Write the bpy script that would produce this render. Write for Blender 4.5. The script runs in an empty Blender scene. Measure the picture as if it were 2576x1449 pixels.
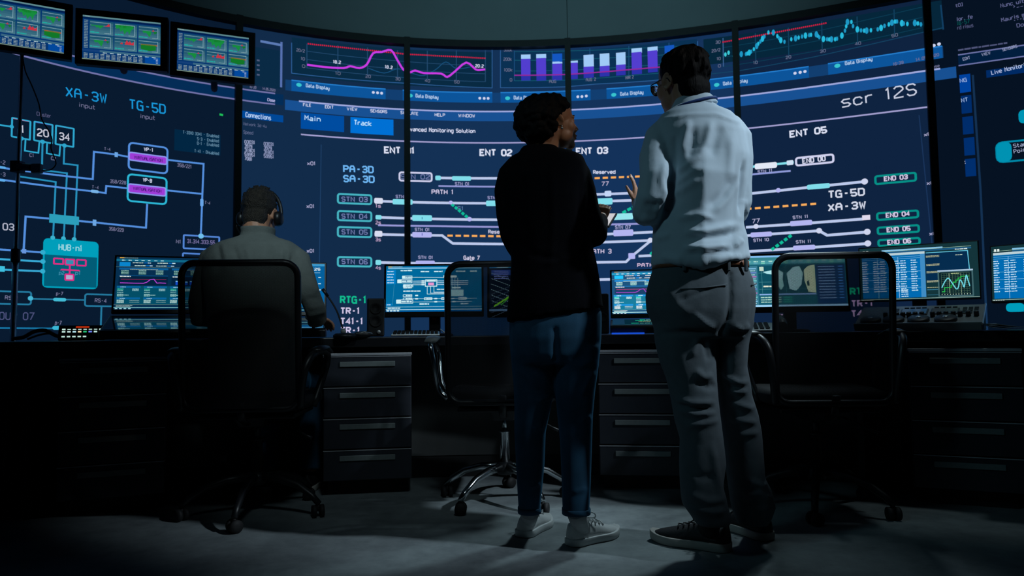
import bpy, bmesh, math, random
import numpy as np
from mathutils import Vector, Matrix, noise

# ------------------------------------------------------------------ camera
S = bpy.context.scene
COL = S.collection
W_PX, H_PX, F_PX = 2576.0, 1449.0, 1800.0
CAM_H = 0.77
HORIZON = 835.0
PITCH = math.atan((HORIZON - H_PX / 2) / F_PX)
ROLL = math.radians(-0.66)

def ray(px, py):
    x = (px - W_PX / 2) / F_PX
    y = -(py - H_PX / 2) / F_PX
    c, s = math.cos(ROLL), math.sin(ROLL)
    x, y = c * x - s * y, s * x + c * y
    cp, sp = math.cos(PITCH), math.sin(PITCH)
    return Vector((x, cp - sp * y, sp + cp * y))

def at(px, py, Y):
    """the point of the room seen at a pixel of the photograph, at distance Y into the room"""
    d = ray(px, py)
    t = Y / d.y
    return Vector((d.x * t, Y, CAM_H + d.z * t))

def on_floor(px, py, z=0.0):
    d = ray(px, py)
    t = (z - CAM_H) / d.z
    return Vector((d.x * t, d.y * t, z))

def to_px(p):
    x, y, z = p[0], p[1], p[2] - CAM_H
    cp, sp = math.cos(PITCH), math.sin(PITCH)
    fw = cp * y + sp * z
    up = -sp * y + cp * z
    u, v = x / fw, up / fw
    c, s = math.cos(ROLL), math.sin(ROLL)
    u, v = c * u + s * v, -s * u + c * v
    return (u * F_PX + W_PX / 2, -v * F_PX + H_PX / 2)

cam_data = bpy.data.cameras.new('camera')
cam = bpy.data.objects.new('camera', cam_data)
COL.objects.link(cam)
S.camera = cam
cam_data.sensor_fit = 'HORIZONTAL'
cam_data.sensor_width = 36.0
cam_data.lens = 36.0 * F_PX / W_PX
cam_data.clip_start = 0.05
cam_data.clip_end = 60
cam_data.dof.use_dof = True
cam_data.dof.focus_distance = 2.6
cam_data.dof.aperture_fstop = 4.0
o0 = ray(W_PX / 2, H_PX / 2)
rx = (ray(W_PX / 2 + 1, H_PX / 2) - o0).normalized()
ry = (ray(W_PX / 2, H_PX / 2 - 1) - o0).normalized()
rz = -o0.normalized()
m3 = Matrix((rx, ry, rz)).transposed()
cam.matrix_world = Matrix.Translation((0, 0, CAM_H)) @ m3.to_4x4()

# ------------------------------------------------------------------ view, world, lamps
S.view_settings.view_transform = 'Standard'
S.view_settings.look = 'None'
S.view_settings.exposure = 0.0
S.view_settings.gamma = 1.0
S.view_settings.use_curve_mapping = False
wd = bpy.data.worlds.new('world')
S.world = wd
wd.use_nodes = True
wd.node_tree.nodes['Background'].inputs[0].default_value = (0.010, 0.016, 0.022, 1)
wd.node_tree.nodes['Background'].inputs[1].default_value = 0.35

def spot(name, loc, aim, power, angle, blend, col, size=0.06):
    ld = bpy.data.lights.new(name, 'SPOT')
    ld.energy = power
    ld.spot_size = math.radians(angle)
    ld.spot_blend = blend
    ld.shadow_soft_size = size
    ld.color = col
    lo = bpy.data.objects.new(name, ld)
    COL.objects.link(lo)
    lo.location = loc
    d = Vector(aim) - Vector(loc)
    lo.rotation_euler = d.to_track_quat('-Z', 'Y').to_euler()
    return lo

CYAN = (0.62, 0.88, 1.0)
# unseen spots at ceiling height: one ahead and right of the group, one on the right behind them, one washing the soffit; others added as fill
spot('unseen_spot', (1.75, 4.15, 3.25), (0.32, 2.35, 0.0), 175, 33, 0.6, (0.70, 0.92, 1.0), 0.22)
spot('unseen_spot', (0.2, 0.6, 3.2), (-0.55, 3.4, 0.42), 48, 26, 0.9, (0.72, 0.93, 1.0), 0.2)  # added dim wash for the drawer pedestals
spot('unseen_spot', (2.95, 1.5, 3.2), (0.95, 2.5, 1.30), 390, 24, 0.9, (0.74, 0.89, 1.0), 0.07)
spot('unseen_spot', (0.35, 2.6, 3.3), (0.25, 5.0, 3.05), 44, 120, 1.0, (0.40, 0.86, 1.0), 0.12)  # unseen source, brightens the soffit
spot('unseen_spot', (-0.3, 1.0, 3.2), (-1.05, 3.2, 1.28), 150, 16, 0.9, (0.70, 0.92, 1.0), 0.10)  # unseen source, brightens the seated man
spot('unseen_spot', (-2.4, 0.4, 3.1), (0.55, 2.5, 1.0), 45, 27, 1.0, (0.42, 0.85, 1.0), 0.3)  # added teal fill for the standing man's shaded left side
spot('unseen_spot', (2.6, 1.6, 3.2), (0.17, 2.62, 1.50), 40, 7.5, 0.8, (1.0, 0.80, 0.62), 0.05)  # added warm accent on the woman's face
spot('unseen_spot', (2.25, 3.1, 3.25), (1.95, 3.22, 0.8), 26, 26, 0.7, (0.75, 0.95, 1.0), 0.1)  # added over the right of the desk to brighten the control surface

# ------------------------------------------------------------------ materials
MATS = {}

def lin(c):
    c = c / 255.0
    return c / 12.92 if c <= 0.04045 else ((c + 0.055) / 1.055) ** 2.4

def glow(rgb, k=1.0):
    """light given off by a lit display, colour in sRGB 0-255"""
    key = ('e',) + tuple(int(v) for v in rgb) + (k,)
    m = MATS.get(key)
    if m is None:
        m = bpy.data.materials.new('display_%d_%d_%d' % tuple(int(v) for v in rgb))
        m.use_nodes = True
        nt = m.node_tree
        nt.nodes.clear()
        e = nt.nodes.new('ShaderNodeEmission')
        o = nt.nodes.new('ShaderNodeOutputMaterial')
        e.inputs[0].default_value = (lin(rgb[0]), lin(rgb[1]), lin(rgb[2]), 1)
        e.inputs[1].default_value = k
        nt.links.new(e.outputs[0], o.inputs[0])
        MATS[key] = m
    return m

def mat(name, col, rough=0.6, metal=0.0, spec=0.5, noise_scale=0, noise_amt=0.0, bump=0.0, bump_scale=60, stretch=(1, 1, 1), sheen=0.0, sheen_tint=(1, 1, 1)):
    """procedural surface: base colour with a little noise variation and fine bump"""
    if name in MATS:
        return MATS[name]
    m = bpy.data.materials.new(name)
    m.use_nodes = True
    nt = m.node_tree
    b = nt.nodes['Principled BSDF']
    b.inputs['Roughness'].default_value = rough
    b.inputs['Metallic'].default_value = metal
    b.inputs['Specular IOR Level'].default_value = spec
    if sheen:
        b.inputs['Sheen Weight'].default_value = sheen
        b.inputs['Sheen Tint'].default_value = (sheen_tint[0], sheen_tint[1], sheen_tint[2], 1)
    c = (col[0], col[1], col[2], 1)
    b.inputs['Base Color'].default_value = c
    tc = nt.nodes.new('ShaderNodeTexCoord')
    mp = nt.nodes.new('ShaderNodeMapping')
    mp.inputs['Scale'].default_value = stretch
    nt.links.new(tc.outputs['Object'], mp.inputs[0])
    if noise_amt:
        n = nt.nodes.new('ShaderNodeTexNoise')
        n.inputs['Scale'].default_value = noise_scale
        n.inputs['Detail'].default_value = 6
        nt.links.new(mp.outputs[0], n.inputs['Vector'])
        r = nt.nodes.new('ShaderNodeMapRange')
        r.inputs[1].default_value = 0.3
        r.inputs[2].default_value = 0.7
        r.inputs[3].default_value = 1 - noise_amt
        r.inputs[4].default_value = 1 + noise_amt
        nt.links.new(n.outputs[0], r.inputs[0])
        mx = nt.nodes.new('ShaderNodeVectorMath')
        mx.operation = 'SCALE'
        mx.inputs[0].default_value = col
        nt.links.new(r.outputs[0], mx.inputs['Scale'])
        nt.links.new(mx.outputs[0], b.inputs['Base Color'])
    if bump:
        n2 = nt.nodes.new('ShaderNodeTexNoise')
        n2.inputs['Scale'].default_value = bump_scale
        n2.inputs['Detail'].default_value = 4
        nt.links.new(mp.outputs[0], n2.inputs['Vector'])
        bp = nt.nodes.new('ShaderNodeBump')
        bp.inputs['Strength'].default_value = bump
        bp.inputs['Distance'].default_value = 0.01
        nt.links.new(n2.outputs[0], bp.inputs['Height'])
        nt.links.new(bp.outputs[0], b.inputs['Normal'])
    MATS[name] = m
    return m

M_BLACK = mat('black_plastic', (0.006, 0.007, 0.009), 0.42, bump=0.04, bump_scale=300)
M_MATTE = mat('matte_black_frame', (0.002, 0.0025, 0.003), 0.6, noise_scale=20, noise_amt=0.2)
M_RUB = mat('black_rubber', (0.008, 0.008, 0.009), 0.7)
M_CHROME = mat('chrome', (0.62, 0.66, 0.68), 0.16, metal=1.0, noise_scale=8, noise_amt=0.05)
M_STEEL = mat('brushed_steel', (0.6, 0.63, 0.64), 0.25, metal=1.0, noise_scale=40, noise_amt=0.15, stretch=(1, 1, 0.05))
M_DRAWER = mat('dark_drawer_laminate', (0.022, 0.026, 0.036), 0.45, noise_scale=30, noise_amt=0.1)
M_BODY = mat('dark_cabinet_laminate', (0.020, 0.023, 0.030), 0.5, noise_scale=30, noise_amt=0.1)
M_HANDLE = mat('grey_handle_recess', (0.16, 0.19, 0.19), 0.5, metal=0.0, noise_scale=60, noise_amt=0.08)
M_EDGE = mat('metal_drawer_edge', (0.5, 0.52, 0.56), 0.4, metal=0.3, noise_scale=60, noise_amt=0.05)
M_DESK = mat('black_desk_laminate', (0.010, 0.011, 0.014), 0.35, noise_scale=40, noise_amt=0.15)
M_PANEL = mat('grey_modesty_panel', (0.035, 0.039, 0.039), 0.6, noise_scale=12, noise_amt=0.08)
M_GREY = mat('grey_plastic', (0.22, 0.24, 0.24), 0.45, bump=0.03, bump_scale=400)
M_SILVER = mat('silver_aluminium', (0.5, 0.52, 0.52), 0.35, metal=0.8, noise_scale=80, noise_amt=0.05)
M_DARKGLASS = mat('dark_screen_glass', (0.006, 0.008, 0.012), 0.08)

def floor_material():
    m = bpy.data.materials.new('polished_concrete')
    m.use_nodes = True
    nt = m.node_tree
    b = nt.nodes['Principled BSDF']
    tc = nt.nodes.new('ShaderNodeTexCoord')
    n1 = nt.nodes.new('ShaderNodeTexNoise'); n1.inputs['Scale'].default_value = 2.2; n1.inputs['Detail'].default_value = 8; n1.inputs['Roughness'].default_value = 0.62
    n2 = nt.nodes.new('ShaderNodeTexNoise'); n2.inputs['Scale'].default_value = 14; n2.inputs['Detail'].default_value = 8; n2.inputs['Roughness'].default_value = 0.7
    for n in (n1, n2):
        nt.links.new(tc.outputs['Object'], n.inputs['Vector'])
    a = nt.nodes.new('ShaderNodeMath'); a.operation = 'MULTIPLY_ADD'; a.inputs[1].default_value = 0.55
    nt.links.new(n2.outputs[0], a.inputs[0]); nt.links.new(n1.outputs[0], a.inputs[2])
    r = nt.nodes.new('ShaderNodeValToRGB')
    r.color_ramp.elements[0].position = 0.52; r.color_ramp.elements[0].color = (0.11, 0.13, 0.14, 1)
    r.color_ramp.elements[1].position = 1.0; r.color_ramp.elements[1].color = (0.27, 0.31, 0.32, 1)
    nt.links.new(a.outputs[0], r.inputs[0]); nt.links.new(r.outputs[0], b.inputs['Base Color'])
    b.inputs['Roughness'].default_value = 0.55
    b.inputs['Specular IOR Level'].default_value = 0.3
    bp = nt.nodes.new('ShaderNodeBump'); bp.inputs['Strength'].default_value = 0.08; bp.inputs['Distance'].default_value = 0.01
    nt.links.new(n2.outputs[0], bp.inputs['Height']); nt.links.new(bp.outputs[0], b.inputs['Normal'])
    return m

# ------------------------------------------------------------------ mesh helpers
def link_mesh(name, verts, faces, mats, parent=None, smooth=False, midx=None):
    me = bpy.data.meshes.new(name)
    me.from_pydata([tuple(v) for v in verts], [], faces)
    for mm in (mats if isinstance(mats, (list, tuple)) else [mats]):
        me.materials.append(mm)
    if midx is not None:
        me.polygons.foreach_set('material_index', midx)
    if smooth:
        me.polygons.foreach_set('use_smooth', [True] * len(me.polygons))
    me.update()
    o = bpy.data.objects.new(name, me)
    COL.objects.link(o)
    if parent is not None:
        o.parent = parent
    return o

class MB:
    """collects shapes into one mesh, in world or thing coordinates"""
    def __init__(s):
        s.v, s.f = [], []
    def add(s, verts, faces, M=None):
        k = len(s.v)
        s.v += [(M @ Vector(p)) if M is not None else Vector(p) for p in verts]
        s.f += [tuple(i + k for i in f) for f in faces]
        return s
    def box(s, c, d, M=None, taper=1.0):
        x, y, z = d[0] / 2, d[1] / 2, d[2] / 2
        t = taper
        vs = [(-x, -y, -z), (x, -y, -z), (x, y, -z), (-x, y, -z), (-x * t, -y * t, z), (x * t, -y * t, z), (x * t, y * t, z), (-x * t, y * t, z)]
        vs = [(a + c[0], b + c[1], e + c[2]) for a, b, e in vs]
        return s.add(vs, [(0, 3, 2, 1), (4, 5, 6, 7), (0, 1, 5, 4), (1, 2, 6, 5), (2, 3, 7, 6), (3, 0, 4, 7)], M)
    def rings(s, rings, M=None, cap=True, closed=False):
        n = len(rings[0]); vs = [p for r in rings for p in r]; fs = []
        m = len(rings)
        for i in range(m if closed else m - 1):
            a, b = i * n, ((i + 1) % m) * n
            for j in range(n):
                fs.append((a + j, a + (j + 1) % n, b + (j + 1) % n, b + j))
        if cap and not closed:
            fs.append(tuple(range(n))[::-1]); fs.append(tuple(range((m - 1) * n, m * n)))
        return s.add(vs, fs, M)
    def tube(s, pts, r, n=10, M=None, flat=1.0, closed=False, up=None):
        pts = [Vector(p) for p in pts]
        if not isinstance(r, (list, tuple)):
            r = [r] * len(pts)
        rs = []; ref = Vector(up) if up is not None else None
        m = len(pts)
        for i, p in enumerate(pts):
            if closed:
                t = (pts[(i + 1) % m] - pts[(i - 1) % m])
            else:
                t = pts[min(i + 1, m - 1)] - pts[max(i - 1, 0)]
            t.normalize()
            if ref is None:
                ref = Vector((0, 0, 1)) if abs(t.z) < 0.9 else Vector((0, 1, 0))
            a = (ref - t * ref.dot(t))
            if a.length < 1e-5:
                a = Vector((1, 0, 0)) - t * t.x
            a.normalize(); b = t.cross(a)
            if up is None:
                ref = a
            rs.append([p + a * (r[i] * math.sin(2 * math.pi * k / n) * flat) + b * (r[i] * math.cos(2 * math.pi * k / n)) for k in range(n)])
        return s.rings(rs, M, closed=closed)
    def lathe(s, prof, c=(0, 0, 0), n=24, M=None, axis='z'):
        rs = []
        for r, h in prof:
            ring = []
            for k in range(n):
                a = 2 * math.pi * k / n
                p = (r * math.cos(a), r * math.sin(a), h)
                if axis == 'y':
                    p = (p[0], p[2], p[1])
                elif axis == 'x':
                    p = (p[2], p[0], p[1])
                ring.append((p[0] + c[0], p[1] + c[1], p[2] + c[2]))
            rs.append(ring)
        return s.rings(rs, M)
    def ball(s, c, r, M=None, n=14, m=9):
        if not isinstance(r, (list, tuple)):
            r = (r, r, r)
        rs = []
        for i in range(1, m):
            t = math.pi * i / m
            rs.append([(c[0] + r[0] * math.sin(t) * math.cos(2 * math.pi * k / n), c[1] + r[1] * math.sin(t) * math.sin(2 * math.pi * k / n), c[2] - r[2] * math.cos(t)) for k in range(n)])
        return s.rings(rs, M)
    def build(s, name, mats, parent=None, smooth=False, bevel=0, seg=2):
        o = link_mesh(name, s.v, s.f, mats, parent, smooth)
        if bevel:
            b = o.modifiers.new('bevel', 'BEVEL'); b.width = bevel; b.segments = seg; b.limit_method = 'ANGLE'; b.angle_limit = math.radians(40)
        return o

def thing(name, label, cat, loc=(0, 0, 0), rz=0.0, group=None):
    o = bpy.data.objects.new(name, None)
    o.empty_display_size = 0.1
    COL.objects.link(o)
    o.location = loc
    o.rotation_euler = (0, 0, rz)
    tag(o, label, cat, group)
    return o

def tag(o, label, cat, group=None):
    o['label'] = label; o['category'] = cat
    if group:
        o['group'] = group
    return o

def struct(o):
    o['kind'] = 'structure'
    return o

# ------------------------------------------------------------------ drawing on displays
GL = {'A': '00 04 16 36 44 40/03 43', 'B': '00 06 36 45 44 33 03/33 42 41 30 00', 'C': '45 36 16 05 01 10 30 41', 'D': '00 06 36 45 41 30 00',
'E': '46 06 00 40/03 33', 'F': '46 06 00/03 33', 'G': '45 36 16 05 01 10 40 43 23', 'H': '00 06/40 46/03 43', 'I': '20 26', 'J': '46 41 30 10 01',
'K': '00 06/46 03 40', 'L': '06 00 40', 'M': '00 06 23 46 40', 'N': '00 06 40 46', 'O': '20 10 01 05 16 36 45 41 30 20', 'P': '00 06 36 45 44 33 03',
'Q': '20 10 01 05 16 36 45 41 30 20/22 40', 'R': '00 06 36 45 44 33 03/23 40', 'S': '45 36 16 05 04 13 33 42 41 30 10 01', 'T': '06 46/26 20',
'U': '06 01 10 30 41 46', 'V': '06 20 46', 'W': '06 10 24 30 46', 'X': '00 46/06 40', 'Y': '06 23 46/23 20', 'Z': '06 46 00 40',
'0': '20 10 01 05 16 36 45 41 30 20', '1': '15 26 20', '2': '05 16 36 45 44 01 00 40', '3': '05 16 36 45 44 33 13/33 42 41 30 10 01', '4': '30 36 02 42',
'5': '46 06 03 33 42 41 30 10 01', '6': '45 36 16 05 01 10 30 41 42 33 03', '7': '06 46 10', '8': '13 04 05 16 36 45 44 33 13 02 01 10 30 41 42 33',
'9': '43 13 04 05 16 36 45 41 30 10 01', 'a': '14 34 43 40 10 01 12 42', 'b': '06 00 30 41 43 34 04', 'c': '43 34 14 03 01 10 30 41', 'd': '46 40 10 01 03 14 44',
'e': '02 42 43 34 14 03 01 10 40', 'f': '36 26 15 10/04 34', 'g': '40 10 01 03 14 44 4m 3n 1n', 'h': '06 00/04 34 43 40', 'i': '20 24/25 26', 'k': '06 00/44 02 40',
'l': '26 20', 'm': '00 04 34 43 40/24 20', 'n': '00 04 34 43 40', 'o': '20 10 01 03 14 34 43 41 30 20', 'p': '0n 04 34 43 41 30 00', 'r': '00 04/03 14 34',
's': '44 14 03 12 32 41 30 00', 't': '16 11 20 30/04 34', 'u': '04 01 10 40 44', 'v': '04 20 44', 'w': '04 10 23 30 44', 'x': '00 44/04 40',
'y': '04 01 10 40/44 4m 3n 1n', 'z': '04 44 00 40', '-': '13 33', '.': '20 21', '/': '00 46', '_': '00 40', '[': '36 16 10 30', ']': '16 36 30 10',
'>': '15 33 11', ':': '21 22/24 25', 'j': '24 2m 1n'}
NARROW = {'I': (1, 3), '1': (1, 3), 'i': (1, 3), 'l': (1, 3), '.': (1, 3), ':': (1, 3), ' ': (0, 3), 't': (0, 3), 'f': (0, 3), 'r': (0, 3), '[': (1, 3), ']': (1, 3)}

class Canvas:
    """coloured shapes laid on a display surface; mp(u, v, level) gives the 3-D point"""
    def __init__(s, mp, step=None):
        s.mp, s.step = mp, step
        s.v, s.f, s.m, s.cols = [], [], [], {}
    def col(s, c):
        c = tuple(c)
        if c not in s.cols:
            s.cols[c] = len(s.cols)
        return s.cols[c]
    def poly(s, pts, c, lv=1):
        k = len(s.v)
        s.v += [s.mp(u, v, lv) for u, v in pts]
        s.f.append(tuple(range(k, k + len(pts)))); s.m.append(s.col(c))
    def strip(s, p, q, c, lv):
        """quads between two point rows"""
        for i in range(len(p) - 1):
            s.poly([p[i], p[i + 1], q[i + 1], q[i]], c, lv)
    def rect(s, u0, v0, u1, v1, c, lv=1):
        n = max(1, int(abs(u1 - u0) / s.step)) if s.step else 1
        us = [u0 + (u1 - u0) * i / n for i in range(n + 1)]
        s.strip([(u, min(v0, v1)) for u in us], [(u, max(v0, v1)) for u in us], c, lv)
    def line(s, pts, w, c, lv=2, closed=False):
        P = []
        for i in range(len(pts) - (0 if closed else 1)):
            a, b = pts[i], pts[(i + 1) % len(pts)]
            n = max(1, int(math.hypot(b[0] - a[0], b[1] - a[1]) / s.step)) if s.step else 1
            for k in range(n):
                P.append((a[0] + (b[0] - a[0]) * k / n, a[1] + (b[1] - a[1]) * k / n))
        if not closed:
            P.append(pts[-1])
        L, R = [], []
        m = len(P)
        for i in range(m):
            def dirn(a, b):
                d = (b[0] - a[0], b[1] - a[1]); l = math.hypot(*d) or 1e-9
                return (d[0] / l, d[1] / l)
            if closed:
                d1, d2 = dirn(P[i - 1], P[i]), dirn(P[i], P[(i + 1) % m])
            else:
                d1 = dirn(P[max(i - 1, 0)], P[max(i, 1)]); d2 = dirn(P[min(i, m - 2)], P[min(i + 1, m - 1)])
            nx, ny = -(d1[1] + d2[1]), d1[0] + d2[0]
            l = math.hypot(nx, ny)
            if l < 1e-6:
                nx, ny, l = -d1[1], d1[0], 1
            nx /= l; ny /= l
            dot = max(0.5, nx * -d1[1] + ny * d1[0])
            h = w / 2 / dot
            L.append((P[i][0] + nx * h, P[i][1] + ny * h)); R.append((P[i][0] - nx * h, P[i][1] - ny * h))
        if closed:
            L.append(L[0]); R.append(R[0])
        s.strip(R, L, c, lv)
    def rring(s, u0, v0, u1, v1, r):
        if v0 > v1: v0, v1 = v1, v0
        if u0 > u1: u0, u1 = u1, u0
        out = []
        for cx, cy, a0 in ((u1 - r, v1 - r, 0), (u0 + r, v1 - r, 90), (u0 + r, v0 + r, 180), (u1 - r, v0 + r, 270)):
            for k in range(4):
                a = math.radians(a0 + 30 * k)
                out.append((cx + r * math.cos(a), cy + r * math.sin(a)))
        return out
    def rrect(s, u0, v0, u1, v1, r, c, lv=2):
        if v0 > v1: v0, v1 = v1, v0
        if u0 > u1: u0, u1 = u1, u0
        if not s.step:
            s.poly(s.rring(u0, v0, u1, v1, r), c, lv); return
        r = min(r, (u1 - u0) / 2, (v1 - v0) / 2)
        us = [u0 + r - r * math.cos(math.radians(30 * k)) for k in range(4)]
        n = max(1, int((u1 - u0 - 2 * r) / s.step))
        us += [u0 + r + (u1 - u0 - 2 * r) * k / n for k in range(1, n + 1)]
        us += [u1 - r + r * math.sin(math.radians(30 * k)) for k in range(1, 4)]
        def ins(u):
            d = max(u0 + r - u, u - (u1 - r), 0)
            return r - math.sqrt(max(r * r - d * d, 0))
        s.strip([(u, v0 + ins(u)) for u in us], [(u, v1 - ins(u)) for u in us], c, lv)
    def rframe(s, u0, v0, u1, v1, r, w, c, lv=2):
        s.line(s.rring(u0, v0, u1, v1, r), w, c, lv, closed=True)
    def disc(s, u, v, r, c, lv=3, sq=1.0):
        s.poly([(u + r * math.cos(a * math.pi / 6), v + r * sq * math.sin(a * math.pi / 6)) for a in range(12)], c, lv)
    def text(s, t, u0, v0, u1, v1, h, c, wt=0.16, lv=3):
        """stroke lettering on the baseline (u0,v0)-(u1,v1) with cap height h"""
        adv = []
        for ch in t:
            a, b = NARROW.get(ch, (0, 4)); adv.append((a, b - a + 1.7))
        tot = sum(a[1] for a in adv) - 1.7
        L = math.hypot(u1 - u0, v1 - v0); k = L / tot
        dx, dy = (u1 - u0) / L, (v1 - v0) / L
        x = 0; st = s.step; s.step = None
        for ch, (a, w) in zip(t, adv):
            if ch in GL:
                for st_ in GL[ch].split('/'):
                    pts = []
                    for g in st_.split():
                        yv = {'m': -1, 'n': -2}.get(g[1]); yv = int(g[1]) if yv is None else yv
                        U = (x + int(g[0]) - a) * k; V = yv / 6.0 * h
                        pts.append((u0 + dx * U - dy * V, v0 + dy * U + dx * V))
                    s.line(pts, wt * h, c, lv)
            x += w
        s.step = st
    def greek(s, u0, v, u1, h, c, lv=3, rng=random, gap=0.35):
        """a run of text too small to read in the photograph"""
        u = u0
        while u < u1 - h * 0.3:
            w = min(h * rng.uniform(1.2, 3.5), u1 - u)
            s.rect(u, v, u + w, v + h * rng.uniform(0.75, 1.0), c, lv)
            u += w + h * gap
    def build(s, name, parent, k=1.0):
        cols = sorted(s.cols, key=lambda c: s.cols[c])
        return link_mesh(name, s.v, s.f, [glow(c, k) for c in cols], parent, midx=s.m)
# ------------------------------------------------------------------ the curved video wall: its plan line
CO = [1.089, 0.438, 0.466, -0.649, 0.026, 5.088]
AZ_MAX = math.radians(36.5)

def wall_r(a):
    r = 0
    for c in CO:
        r = r * a + c
    return r

def build_path():
    n = 240
    pts = []
    for i in range(n + 1):
        a = -AZ_MAX + 2 * AZ_MAX * i / n
        r = wall_r(a)
        pts.append((r * math.sin(a), r * math.cos(a)))
    def extend(p0, p1, turn, steps, ds):
        h = math.atan2(p1[1] - p0[1], p1[0] - p0[0]); out = []; p = p1
        for _ in range(steps):
            h += turn * ds
            p = (p[0] + ds * math.cos(h), p[1] + ds * math.sin(h)); out.append(p)
        return out
    right = extend(pts[-2], pts[-1], -0.10, 34, 0.04)
    left = extend(pts[1], pts[0], 0.10, 34, 0.04)
    pts = left[::-1] + pts + right
    s = [0.0]
    for i in range(1, len(pts)):
        s.append(s[-1] + math.hypot(pts[i][0] - pts[i - 1][0], pts[i][1] - pts[i - 1][1]))
    k0 = 34 + n // 2
    s = np.array(s); s -= s[k0]
    return np.array(pts), s

PATH, PS = build_path()
AZS = np.linspace(-AZ_MAX, AZ_MAX, 241)
AZ_S = PS[34:34 + 241]

def wall_pt(s, z, d=0.0):
    """point at arc length s, height z, d metres in front of the display"""
    x = float(np.interp(s, PS, PATH[:, 0])); y = float(np.interp(s, PS, PATH[:, 1]))
    x1 = float(np.interp(s + 0.05, PS, PATH[:, 0])); y1 = float(np.interp(s + 0.05, PS, PATH[:, 1]))
    x0 = float(np.interp(s - 0.05, PS, PATH[:, 0])); y0 = float(np.interp(s - 0.05, PS, PATH[:, 1]))
    tx, ty = x1 - x0, y1 - y0
    l = math.hypot(tx, ty) or 1
    return (x + ty / l * d, y - tx / l * d, z)

def P(px, py):
    """pixel of the photograph -> (arc length, height) on the display"""
    d = ray(px, py)
    a = math.atan2(d.x, d.y)
    if abs(a) <= AZ_MAX:
        r = wall_r(a); s = float(np.interp(a, AZS, AZ_S))
    else:
        ang = np.arctan2(PATH[:, 0], PATH[:, 1])
        s = float(np.interp(a, ang, PS)); r = math.hypot(*wall_pt(s, 0)[:2])
    return s, CAM_H + d.z / math.hypot(d.x, d.y) * r

Z_TOP = P(1240, 124.8)[1]
Z_BOT = 0.14
MULL = [P(598.5, 215)[0], P(1023.5, 200)[0], P(1428, 118)[0], P(1850, 90)[0], P(2331, 40)[0]]
S_MIN, S_MAX = float(PS[0]), float(PS[-1])
EDGES = [S_MIN] + MULL + [S_MAX]

# ------------------------------------------------------------------ room shell
ROOM_X0, ROOM_X1, ROOM_Y0, ROOM_Z = -4.6, 4.9, -2.2, 3.35
M_FLOOR = floor_material()
M_CEIL = mat('dark_grey_ceiling_paint', (0.05, 0.06, 0.06), 0.9, noise_scale=6, noise_amt=0.08)
M_SOFFIT = mat('grey_soffit_paint', (0.30, 0.34, 0.35), 0.85, noise_scale=3, noise_amt=0.04)
M_SIDE = mat('dark_wall_paint', (0.03, 0.034, 0.036), 0.9, noise_scale=6, noise_amt=0.08)
struct(MB().box(((ROOM_X0 + ROOM_X1) / 2, 2.0, -0.05), (ROOM_X1 - ROOM_X0 + 0.3, 8.6, 0.1)).build('floor', M_FLOOR))
struct(MB().box(((ROOM_X0 + ROOM_X1) / 2, 2.0, ROOM_Z + 0.05), (ROOM_X1 - ROOM_X0 + 0.3, 8.6, 0.1)).build('ceiling', M_CEIL))
struct(MB().box((ROOM_X0 - 0.06, 2.0, ROOM_Z / 2), (0.12, 8.6, ROOM_Z)).build('wall_left', M_SIDE))
struct(MB().box((ROOM_X1 + 0.06, 2.0, ROOM_Z / 2), (0.12, 8.6, ROOM_Z)).build('wall_right', M_SIDE))
struct(MB().box(((ROOM_X0 + ROOM_X1) / 2, ROOM_Y0 - 0.06, ROOM_Z / 2), (ROOM_X1 - ROOM_X0, 0.12, ROOM_Z)).build('wall_rear', M_SIDE))

def curved_slab(s0, s1, z0, z1, d0, d1, step=0.12):
    """slab following the display's plan line, from d0 to d1 in front of it"""
    n = max(1, int((s1 - s0) / step)); b = MB(); rings = []
    for i in range(n + 1):
        s = s0 + (s1 - s0) * i / n
        rings.append([wall_pt(s, z0, d0), wall_pt(s, z0, d1), wall_pt(s, z1, d1), wall_pt(s, z1, d0)])
    return b.rings(rings)

# the wall behind and above the displays, in panels that meet over the mullion
sof = curved_slab(S_MIN, MULL[2] - 0.002, Z_TOP + 0.03, ROOM_Z, -0.16, 0.03)
sof2 = curved_slab(MULL[2] + 0.002, S_MAX, Z_TOP + 0.03, ROOM_Z, -0.16, 0.03)
sof.add(sof2.v, sof2.f)
bk = curved_slab(S_MIN, S_MAX, 0.0, ROOM_Z, -0.3, -0.16)
sof.add(bk.v, bk.f)
sof.add(*(lambda q: (q.v, q.f))(curved_slab(S_MIN, S_MAX, 0.0, Z_BOT - 0.02, -0.16, 0.0)))
struct(sof.build('wall_back', M_SOFFIT))

# ------------------------------------------------------------------ what the displays show
WC = Canvas(lambda u, v, lv: (u, v, lv), step=0.09)

def zc(px, py, h):
    return P(px, py - h)[1] - P(px, py)[1]

def wpx(px, py, w):
    return w * math.hypot(*wall_pt(P(px, py)[0], 0)[:2]) / F_PX

def T(t, x0, y0, x1, y1, h, c, wt=0.17, lv=5):
    a, b = P(x0, y0), P(x1, y1)
    WC.text(t, a[0], a[1], b[0], b[1], zc(x0, y0, h), c, wt, lv)

def LN(pts, w, c, lv=3, closed=False):
    WC.line([P(*p) for p in pts], wpx(pts[0][0], pts[0][1], w), c, lv, closed)

def RC(x0, y0, x1, y1, c, lv=2):
    a, b = P(x0, y0), P(x1, y1)
    WC.rect(a[0], b[1], b[0], a[1], c, lv)

def RR(x0, y0, x1, y1, r, c, lv=4):
    a, b = P(x0, y0), P(x1, y1)
    WC.rrect(a[0], b[1], b[0], a[1], wpx(x0, y0, r), c, lv)

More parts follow.
